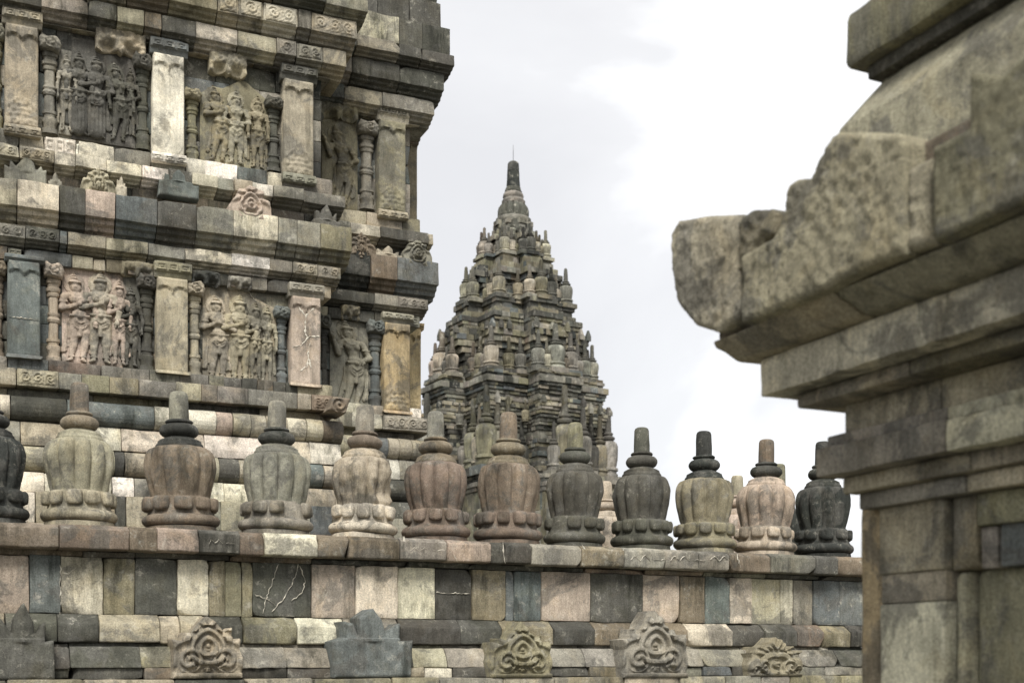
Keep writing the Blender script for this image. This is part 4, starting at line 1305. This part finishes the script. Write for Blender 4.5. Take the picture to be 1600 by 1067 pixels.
#@@TOWER
# ------------------------------------------------------------------ the far tower
TY = 100.0
PX = TY / FPX
AL = radians(30)
tower = bpy.data.objects.new('temple_tower', None)
COL.objects.link(tower)
tower.location = (2.0 * PX, TY, 0)
tower.rotation_euler = (0, 0, AL)
tower['label'] = 'far grey stone temple tower of stepped tiers crowded with small finials'
tower['category'] = 'tower'
ORG[tower] = np.array((0.0, 0.0, 0.0))
_SIL = ([226, 253, 345, 400, 470, 590, 745, 1060], [0, 0, 22, 50, 84, 128, 160, 176])
tz = lambda v: (HOR - v) * (TY - 0.72 * np.interp(v, *_SIL) * PX) / FPX + EYE
def plan(a):
    a = a * 0.965
    q = [(-0.25, 1.0), (0.25, 1.0), (0.25, 0.74), (0.74, 0.74), (0.74, 0.25)]
    pts = []
    for k in range(4):
        c, s_ = round(cos(k * pi / 2)), round(sin(k * pi / 2))
        for (x, y) in q:
            X, Y = x, -y
            pts.append((a * (X * c - Y * s_), a * (X * s_ + Y * c)))
    return pts
TMIX = [('D', 7), ('G', 6), ('O', 4), ('K', 2), ('N', 1), ('T', 2), ('B', 2)]
TC = [  # v bottom, v top, half size px, outward taper
    (1060, 860, 176), (860, 800, 172), (800, 772, 166), (772, 758, 170), (758, 745, 164),
    (745, 722, 136), (722, 700, 134), (700, 682, 134), (682, 668, 133), (668, 658, 140), (658, 647, 147), (647, 637, 152), (637, 626, 143), (626, 615, 138), (615, 605, 145), (605, 596, 150), (596, 586, 142),
    (586, 566, 103), (566, 548, 102), (548, 539, 108), (539, 530, 115), (530, 521, 119), (521, 512, 111), (512, 502, 105), (502, 494, 109), (494, 486, 99), (486, 478, 93), (478, 470, 97),
    (470, 452, 64), (452, 440, 63), (440, 432, 70), (432, 424, 78), (424, 415, 71), (415, 406, 63), (406, 399, 60),
    (399, 384, 35), (384, 374, 34), (374, 366, 40), (366, 358, 35), (358, 345, 31),
]
_T = []
for (vb, vt, a) in TC:
    if vb - vt > 9 and vt < 760:
        n = 2 if vb - vt < 16 else 3
        for k in range(n):
            _T.append((vb - (vb - vt) * k / n, vb - (vb - vt) * (k + 1) / n, a + (1.6 if k % 2 else -0.8)))
    else:
        _T.append((vb, vt, a))
TC = _T
rt = random.Random(5)
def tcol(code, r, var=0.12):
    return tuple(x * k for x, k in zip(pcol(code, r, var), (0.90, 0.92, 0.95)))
blocks = []          # (size on screen, V, F, colour)
va = np.array([sin(AL) * 0 + 0, 0, 0])
viewdir = np.array([sin(AL), cos(AL)])        # from camera to tower in tower frame
for (vb, vt, a) in TC:
    pts = plan(a * PX)
    z0, z1 = tz(vb), tz(vt)
    tone = pick(TMIX, rt)
    for i in range(len(pts)):
        (x0, y0), (x1, y1) = pts[i], pts[(i + 1) % len(pts)]
        Ln = hypot(x1 - x0, y1 - y0)
        tx, ty = (x1 - x0) / Ln, (y1 - y0) / Ln
        nx, ny = ty, -tx
        facing = -(nx * viewdir[0] + ny * viewdir[1])
        p = 0.0
        big = (z1 - z0) > 3
        while p < Ln - 0.02:
            l_ = rt.uniform(0.4, 0.95) if not big else 2.0
            if Ln - p - l_ < 0.25:
                l_ = Ln - p
            j = rt.uniform(-0.05, 0.05)
            zt_ = z1 + rt.uniform(-0.03, 0.02)
            e = 0.012
            c = 0.035
            V = []
            dep = 0.7
            for (pp, o_, zz) in ((p + e, j - c, z0), (p + l_ - e, j - c, z0), (p + l_ - e, j, z0 + c), (p + e, j, z0 + c), (p + e, j, zt_ - c), (p + l_ - e, j, zt_ - c), (p + l_ - e, j - c, zt_), (p + e, j - c, zt_),
                                 (p + e, -dep, z0), (p + l_ - e, -dep, z0), (p + l_ - e, -dep, zt_), (p + e, -dep, zt_)):
                V.append((x0 + tx * pp + nx * o_, y0 + ty * pp + ny * o_, zz))
            F = [(0, 1, 2, 3), (3, 2, 5, 4), (4, 5, 6, 7), (7, 6, 10, 11), (8, 9, 1, 0), (1, 9, 10, 6, 5, 2), (8, 0, 3, 4, 7, 11)]
            vis = facing * l_ * (z1 - z0) if vt < 760 else 0
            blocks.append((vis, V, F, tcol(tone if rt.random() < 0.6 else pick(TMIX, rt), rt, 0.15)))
            p += l_
blocks.sort(key=lambda b: -b[0])
for k, (vis, V, F, c) in enumerate(blocks[:300]):
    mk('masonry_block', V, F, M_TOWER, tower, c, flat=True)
VV, FF, CC = [], [], []
for (vis, V, F, c) in blocks[300:]:
    b = len(VV)
    VV += V
    FF += [tuple(b + i for i in f) for f in F]
    CC += [c] * len(V)
rest = mk('masonry_courses', VV, FF, M_TOWER_A, tower, flat=True, org=(0, 0, 0))
rest['kind'] = 'stuff'
at = rest.data.color_attributes.new('col', 'FLOAT_COLOR', 'POINT')
at.data.foreach_set('color', np.array([(*c, 1) for c in CC], dtype=np.float32).ravel())
# inner core so that no gap shows the sky
for vb, vt, a in ((1066, 745, 130), (745, 586, 122), (586, 470, 80), (470, 399, 48), (399, 347, 24)):
    pts = plan(a * PX)
    V = [(x, y, tz(vb)) for x, y in pts] + [(x, y, tz(vt) - 0.02) for x, y in pts]
    n = len(pts)
    mk('core_masonry', V, [(i, (i + 1) % n, n + (i + 1) % n, n + i) for i in range(n)] + [tuple(range(n, 2 * n))], M_TOWER, tower, pcol('K'), flat=True)
    # terrace floor over the wider courses below
for vt, a in ((745, 164), (586, 141), (470, 97), (399, 60)):
    pts = plan((a - 4) * PX)
    n = len(pts)
    V = [(x, y, tz(vt) - 0.25) for x, y in pts] + [(x, y, tz(vt) - 0.03) for x, y in pts]
    mk('terrace_floor', V, [(i, (i + 1) % n, n + (i + 1) % n, n + i) for i in range(n)] + [tuple(range(n, 2 * n))], M_TOWER, tower, pcol('D'), flat=True)

def tfin_mesh(seed):
    """small ribbed finial of unit height, radius 0.16"""
    prof = [(0, 0.17), (0.03, 0.175), (0.05, 0.17), (0.055, 0.15), (0.085, 0.15), (0.10, 0.178), (0.135, 0.172), (0.145, 0.135), (0.175, 0.15), (0.26, 0.164), (0.36, 0.174), (0.44, 0.172), (0.49, 0.15),
            (0.515, 0.11), (0.525, 0.085), (0.54, 0.118), (0.565, 0.124), (0.59, 0.085), (0.60, 0.07), (0.615, 0.09), (0.635, 0.085), (0.65, 0.058), (0.82, 0.050), (0.97, 0.043), (1.0, 0.028)]
    zs = np.array([p[0] for p in prof])
    def rf(i, th):
        r_ = prof[i][1] + 0 * th
        if 0.15 < prof[i][0] < 0.50:
            r_ = r_ * (0.88 + 0.12 * np.abs(np.sin(th * 5.5)) ** 0.5)
        return r_
    V, F = revolve(rf, zs, 44, 0, (0, 0), 0.006, seed)
    me = bpy.data.meshes.new('finial')
    me.from_pydata(V.tolist(), [], F)
    me.polygons.foreach_set('use_smooth', [True] * len(me.polygons))
    me.set_sharp_from_angle(angle=radians(40))
    me.materials.append(M_TFIN)
    rq = random.Random(seed + 70)
    band = {}
    cols = []
    for v in me.vertices:
        z = v.co.z
        k = 9 if z > 0.60 else 8 if z > 0.51 else int(z / 0.09) if z < 0.15 else 2 + int((z - 0.15) / 0.12)
        if k < 8 and z > 0.15:
            k = k * 10 + int((math.atan2(v.co.y, v.co.x) + 3.2) * 1.3 + k)
        if k not in band:
            band[k] = rq.uniform(0.32, 0.5) if k in (8, 9) else rq.uniform(0.62, 1.45)
        t = band[k]
        cols += [t, t, t, 1.0]
    at = me.color_attributes.new('col', 'FLOAT_COLOR', 'POINT')
    at.data.foreach_set('color', np.array(cols, dtype=np.float32))
    return me
TF = [tfin_mesh(k) for k in range(4)]
def tfin(x, y, z, h, fat=1.0, code=None):
    o = bpy.data.objects.new('finial', TF[rt.randrange(4)])
    COL.objects.link(o)
    o.parent = tower
    o.location = (x, y, z)
    o.rotation_euler = (0, 0, rt.uniform(0, 6))
    o.scale = (h * fat, h * fat, h)
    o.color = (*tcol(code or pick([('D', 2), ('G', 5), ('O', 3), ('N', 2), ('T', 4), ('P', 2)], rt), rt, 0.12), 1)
    # square pedestal
    return o
PED = []
def row(v, a, hpx, fat, centre=1.25, skip=0.25):
    h = hpx * PX * 0.95
    A = a * PX * 0.965
    z = tz(v)
    pos = [(0.0, 0.97, centre), (0.22, 0.95, 0.95), (-0.22, 0.95, 0.95), (0.69, 0.69, 1.05), (0.47, 0.71, 0.95), (-0.47, 0.71, 0.95), (0.33, 0.73, 0.8), (-0.33, 0.73, 0.8)]
    if a > 110:
        pos += [(0.58, 0.70, 0.88), (-0.58, 0.70, 0.88), (0.12, 0.97, 0.72), (-0.12, 0.97, 0.72)]
    for k in range(4):
        c, s_ = round(cos(k * pi / 2)), round(sin(k * pi / 2))
        for (x, y, m) in pos:
            X, Y = x, -y
            px_, py_ = A * (X * c - Y * s_), A * (X * s_ + Y * c)
            d = (px_ * viewdir[0] + py_ * viewdir[1]) / A
            if d > skip:
                continue
            if m < 1.0 and rt.random() < 0.12:
                continue
            hh = h * m * rt.uniform(0.88, 1.1)
            # pedestal
            b = 0.19 * hh * fat
            ph_ = 0.10 * hh
            V, F = boxv(px_ - b, px_ + b, py_ - b, py_ + b, z - 0.02, z + ph_)
            mk('pedestal', V, F, M_TOWER, tower, tcol(pick(TMIX, rt), rt), flat=True)
            tfin(px_, py_, z + ph_ - 0.01, hh * 0.93, fat * (1.15 if m > 1.2 else 1.0))
row(747, 160, 122, 0.80, 1.06)
row(588, 133, 66, 1.08, 1.22)
row(472, 89, 56, 1.12, 1.1)
row(402, 55, 45, 1.15, 1.1)
# small finials hugging the walls of the tiers
for (v, a, h) in ((664, 137, 34),):
    A = a * PX
    for k in range(4):
        c, s_ = round(cos(k * pi / 2)), round(sin(k * pi / 2))
        for (x, y) in ((0.0, 1.02), (0.36, 0.88), (-0.36, 0.88), (0.58, 0.70), (-0.58, 0.70)):
            X, Y = x, -y
            px_, py_ = A * (X * c - Y * s_), A * (X * s_ + Y * c)
            if (px_ * viewdir[0] + py_ * viewdir[1]) / A > 0.1:
                continue
            tfin(px_, py_, tz(v), h * PX * rt.uniform(0.9, 1.1), 1.05)
# little pointed antefixes standing on each terrace edge
def spike(x, y, z, b, h):
    V = [(x - b, y - b, z), (x + b, y - b, z), (x + b, y + b, z), (x - b, y + b, z), (x - b, y - b, z + h * 0.45), (x + b, y - b, z + h * 0.45), (x + b, y + b, z + h * 0.45), (x - b, y + b, z + h * 0.45),
         (x - b * 0.35, y - b * 0.35, z + h), (x + b * 0.35, y - b * 0.35, z + h), (x + b * 0.35, y + b * 0.35, z + h), (x - b * 0.35, y + b * 0.35, z + h)]
    F = [(0, 1, 5, 4), (1, 2, 6, 5), (2, 3, 7, 6), (3, 0, 4, 7), (4, 5, 9, 8), (5, 6, 10, 9), (6, 7, 11, 10), (7, 4, 8, 11), (8, 9, 10, 11)]
    return V, F
for (v, a) in ((637, 150), (521, 117)):
    A = a * PX
    for k in range(4):
        c, s_ = round(cos(k * pi / 2)), round(sin(k * pi / 2))
        for (x, y) in ((0.0, 0.99), (0.23, 0.98), (-0.23, 0.98), (0.48, 0.73), (-0.48, 0.73), (0.72, 0.72), (0.6, 0.73), (-0.6, 0.73)):
            X, Y = x, -y
            px_, py_ = A * (X * c - Y * s_), A * (X * s_ + Y * c)
            if (px_ * viewdir[0] + py_ * viewdir[1]) / A > 0.3:
                continue
            V, F = spike(px_, py_, tz(v) - 0.05, 0.17, rt.uniform(0.5, 0.9))
            mk('small_antefix', V, F, M_TOWER, tower, tcol(pick(TMIX, rt), rt), flat=True)
# crowning bell, spire and rod
def tlathe(name, pts, code, seg=40, rib=0, amp=0.03):
    zs = np.array([tz(v) for v, _ in pts])
    def rf(i, th):
        r_ = pts[i][1] * PX + 0 * th
        if rib and 0 < i < len(pts) - 1:
            r_ = r_ * (0.82 + 0.18 * np.abs(np.sin(th * rib / 2)) ** 0.6)
        return r_
    V, F = revolve(rf, zs, seg, 0, (0, 0), amp, len(pts))
    return mk(name, V, F, M_TOWER, tower, tcol(code, rt), sharp=40)
tlathe('crown_drum', [(362, 29), (356, 30), (351, 27), (345, 27)], 'D')
tlathe('crown_ring', [(346, 26), (343, 28), (339, 27.5), (337, 24)], 'G')
tlathe('ribbed_bell', [(338, 24), (334, 25.5), (328, 25), (322, 23), (317, 19.5), (314, 15)], 'D', 96, 12)
tlathe('neck_tier', [(316, 18), (312, 18.5), (308, 15), (305, 16.5), (302, 16), (299, 13), (296, 11)], 'G')
tlathe('neck_ring', [(301, 12), (298, 13.5), (295, 12.5), (291, 11)], 'D')
for va_, vb_, ra, rb in ((293, 281, 10.8, 10.2), (281, 268, 10.0, 9.6), (268, 256, 9.4, 8.9)):
    tlathe('spire_drum', [(va_, ra), (va_ - 1, ra), (vb_ + 0.8, rb), (vb_ + 0.2, rb * 0.96)], 'K', 32, amp=0.01)
tlathe('spire_cap', [(256.5, 8.8), (254.5, 7.6), (253, 5)], 'K', 32, amp=0.01)
V, F = revolve(lambda i, th: (0.03, 0.025, 0.01)[i] + 0 * th, np.array([tz(254), tz(236), tz(226)]), 8, 0, (0, 0))
mk('lightning_rod', V, F, M_METAL, tower)

for q_ in range(8):       # ring of small finials round the foot of the bell
    an = q_ * pi / 4 + 0.2
    tfin(29 * PX * cos(an), 29 * PX * sin(an), tz(372), 28 * PX, 1.15)
#@@GATE
# ------------------------------------------------------------------ the near stone cornice on the right
PG, QG = 3.06, 3.56
gate = root('stone_gateway', PG + 0.4, QG - 0.6, GZ, 'pitted beige stone cornice and pier looming close by at the right edge', 'gateway')
rg = random.Random(21)
QN = 1.2                                     # near end, out of the picture
def gz(u, v, o):
    """height of a point on the silhouette corner standing o in front of the pier"""
    return (HOR - v) / FPX * ((PG - o) * ST + (QG + o) * CT)
def gcourse(name, o, z0, z1, joints, codes, prof=None, amp=0.0016, ch=0.006, back=0.5, res=0.035, rough=0.0):
    """joints: q values from the far end towards the camera"""
    qs = [QG + o] + joints + [QN]
    for k in range(len(qs) - 1):
        f = PG - o
        pr = prof or [(f, z1), (f, z0), (PG + back, z0), (PG + back, z1)]
        stone(name, qs[k + 1], qs[k], pr, gate, M_NEAR, pcol(codes[min(k, len(codes) - 1)], rg, 0.08), axis='q', res=res, amp=amp, ch=ch, gap=0.0015, off=0.0015, chips=0.0, seed=rg.randrange(1 << 20), rough=rough)
qj = lambda u, o: Q_(u, PG - o)
# pier
z_a = gz(1342, 797, 0.06)
stone('pier_edge', QG - 0.0, QG + 0.13, [(PG - 0.0, z_a + 0.05), (PG - 0.0, GZ), (PG + 0.5, GZ), (PG + 0.5, z_a + 0.05)], gate, M_NEAR, pcol('Y', rg), axis='q', res=0.06, amp=0.006, ch=0.015)
zz1, zz2 = ZQ(1430, 893, PG - 0.03), ZQ(1430, 941, PG - 0.03)
for (za, zb, cd) in ((z_a, zz1, 'T'), (zz1 - 0.002, zz2, 'T'), (zz2 - 0.002, -0.5, 'C'), (-0.502, GZ, 'O')):
    f = PG - 0.03
    stone('pier_stone', Q_(1478, PG - 0.03), QG - 0.004, [(f, za), (f, zb), (PG + 0.4, zb), (PG + 0.4, za)], gate, M_NEAR, pcol(cd, rg), axis='q', res=0.035, amp=0.002, ch=0.006)
zp = ZQ(1540, 888, PG)
stone('panel_head', Q_(1530, PG), Q_(1480, PG - 0.03), [(PG - 0.015, z_a), (PG - 0.015, zp), (PG + 0.4, zp), (PG + 0.4, z_a)], gate, M_NEAR, pcol('O', rg), axis='q', res=0.035, amp=0.002, ch=0.006)
zq = ZQ(1565, 818, PG)
for (qa, qb, za, zb, cd) in ((QN, Q_(1532, PG), z_a, zq, 'O'), (Q_(1560, PG), Q_(1532, PG), zq - 0.002, zp, 'G'), (QN, Q_(1562, PG), zq - 0.002, zp, 'B')):
    f = PG - 0.02 if za == z_a else PG + 0.0
    stone('panel_head', qa, qb, [(f, za), (f, zb), (PG + 0.4, zb), (PG + 0.4, za)], gate, M_NEAR, pcol(cd, rg), axis='q', res=0.035, amp=0.002, ch=0.006)
stone('panel_frame', Q_(1512, PG + 0.01), Q_(1480, PG - 0.03), [(PG + 0.01, zp - 0.002), (PG + 0.01, GZ), (PG + 0.4, GZ), (PG + 0.4, zp - 0.002)], gate, M_NEAR, pcol('T', rg), axis='q', res=0.06, amp=0.004, ch=0.02)
stone('sunk_panel', QN, Q_(1512, PG + 0.01), [(PG + 0.045, zp - 0.002), (PG + 0.045, GZ), (PG + 0.4, GZ), (PG + 0.4, zp - 0.002)], gate, M_NEAR, pcol('O', rg), axis='q', res=0.08, amp=0.006, ch=0.02)
# mouldings under the cornice
z1_ = gz(1310, 772, 0.08)
z2_ = gz(1279, 748, 0.17)
z3_ = gz(1275, 703, 0.17)
z4_ = gz(1300, 672, 0.11)
z5_ = gz(1250, 638, 0.2)
z6_ = gz(1190, 562, 0.31)
z7_ = gz(1120, 538, 0.42)
gcourse('lower_fillet', 0.065, z_a + 0.002, z1_, [qj(1510, 0.065)], ['G', 'T'], res=0.04)
gcourse('lower_roll', 0.105, z1_ + 0.002, z2_, [qj(1515, 0.105)], ['T', 'T'], ch=0.008, res=0.04)
gcourse('band_stone', 0.172, z2_ + 0.002, z3_, [qj(1478, 0.17)], ['G', 'C', 'T'], res=0.035, amp=0.004)
gcourse('band_stone', 0.145, z3_ + 0.002, z3_ + 0.045, [qj(1480, 0.145)], ['G', 'C', 'T'], res=0.04)
gcourse('recessed_course', 0.10, z3_ + 0.047, z5_, [qj(1470, 0.1)], ['T', 'T', 'O'], res=0.04)
gcourse('soffit_roll', 0.22, z5_ + 0.002, z5_ + 0.05, [qj(1420, 0.22)], ['T', 'O', 'O'], ch=0.008, res=0.04)
gcourse('fascia_stone', 0.312, z5_ + 0.052, z6_, [qj(1700, 0.31)], ['C', 'C'], res=0.03, amp=0.003, ch=0.006)
f = PG - 0.312
gcourse('soffit_stone', 0.40, z6_ + 0.002, z7_, [qj(1330, 0.4)], ['T', 'T', 'O'], prof=[(PG - 0.47, z7_), (PG - 0.36, z6_ + 0.002), (PG + 0.4, z6_ + 0.002), (PG + 0.4, z7_)], ch=0.015)
# big pitted cornice stones: outlines in their own face plane
OB = 0.50
PB = PG - OB
def qpoly(pts, P):
    return [(Q_(u, P), ZQ(u, v, P)) for u, v in pts]
def rockface(scale, amp, seed):
    def hf(A, Z):
        Pn = np.column_stack([A.ravel(), Z.ravel(), 0 * A.ravel()])
        n = 0.5 * vn(Pn, scale, seed) + 0.6 * vn(Pn, scale * 2.3, seed + 1) + 0.5 * vn(Pn, scale * 5, seed + 2)
        n = n - 1.2 * np.clip(vn(Pn, scale * 2.7, seed + 4) - 0.35, 0, 1)
        return (amp * n).reshape(A.shape)
    return hf
relief('cornice_stone', qpoly([(1058, 345), (1100, 337), (1158, 334), (1156, 410), (1158, 485), (1150, 500), (1118, 519), (1085, 508), (1054, 470), (1047, 420), (1046, 365)], PB), PB, 0.5, gate, M_NEAR, pcol('T', rg), hfun=rockface(16, 0.006, 3), res=0.0085, axis='q', rnd=0.014)
relief('cornice_boss', qpoly([(1150, 343), (1168, 328), (1200, 325), (1207, 331), (1206, 366), (1190, 376), (1190, 400), (1150, 425)], PB - 0.002), PB - 0.002, 0.35, gate, M_NEAR, pcol('O', rg), hfun=rockface(16, 0.012, 5), res=0.0085, axis='q', rnd=0.02)
relief('cornice_stone', qpoly([(1157, 398), (1175, 388), (1205, 372), (1216, 350), (1222, 330), (1226, 290), (1240, 280), (1262, 278), (1272, 255), (1296, 214), (1308, 205), (1370, 206), (1406, 209), (1412, 222), (1412, 395), (1345, 420), (1290, 450), (1220, 480), (1157, 505)], PB - 0.015), PB - 0.015, 0.45, gate, M_NEAR, pcol('T', rg),
       hfun=rockface(14, 0.007, 8), res=0.0085, axis='q', rnd=0.014)
relief('cornice_stone', qpoly([(1414, 262), (1449, 246), (1453, 380), (1414, 394)], PB), PB, 0.45, gate, M_NEAR, pcol('T', rg), hfun=rockface(16, 0.008, 12), res=0.0085, axis='q', rnd=0.02)
relief('cornice_stone', qpoly([(1454, 232), (1511, 200), (1511, 110), (1566, 118), (1596, 84)], PB - 0.02) + [(QN, ZQ(1596, 84, PB - 0.02)), (QN, ZQ(1530, 345, PB - 0.02))] + qpoly([(1600, 312), (1530, 345), (1456, 378)], PB - 0.02), PB - 0.02, 0.5, gate, M_NEAR, pcol('O', rg), hfun=rockface(12, 0.005, 17), res=0.0085, axis='q', rnd=0.012)
# heart of the cornice and the sloping body behind it
zcb = z7_ + 0.002
stone('cornice_core', QN, QG + 0.40, [(PB + 0.06, zcb + 0.34), (PB + 0.06, zcb), (PG + 0.4, zcb), (PG + 0.4, zcb + 0.34)], gate, M_NEAR, pcol('N', rg), axis='q', res=0.1, amp=0.005)
zs0 = zcb + 0.342
zs1 = gz(1400, 122, 0.0)
pb = PG - 0.12
zs2 = gz(1306, 205, 0.115)
sh_ = stone('shoulder_stone', QN, QG + 0.12, [(PG + 0.0, zs1), (PG - 0.12, zs2), (PG - 0.13, zs0), (PG + 0.5, zs0), (PG + 0.5, zs1)], gate, M_NEAR, pcol('T', rg), axis='q', res=0.03, amp=0.003, ch=0.006, chips=0)
for v_ in sh_.data.vertices:       # its far end leans back like its face
    q_ = v_.co.y + ORG[sh_][1]
    z_ = v_.co.z + ORG[sh_][2]
    if q_ > QG - 0.02:
        o_ = np.interp(z_, [zs0, zs2, zs1], [0.13, 0.115, 0.0])
        v_.co.y += (q_ - QG) * (o_ / 0.12 - 1)
gcourse('slab_moulding', 0.045, zs1 + 0.002, zs1 + 0.05, [], ['D'], res=0.05)
gcourse('top_slab', 0.10, zs1 + 0.052, zs1 + 0.25, [qj(1560, 0.1)], ['O', 'G'], res=0.04, amp=0.005, ch=0.02)
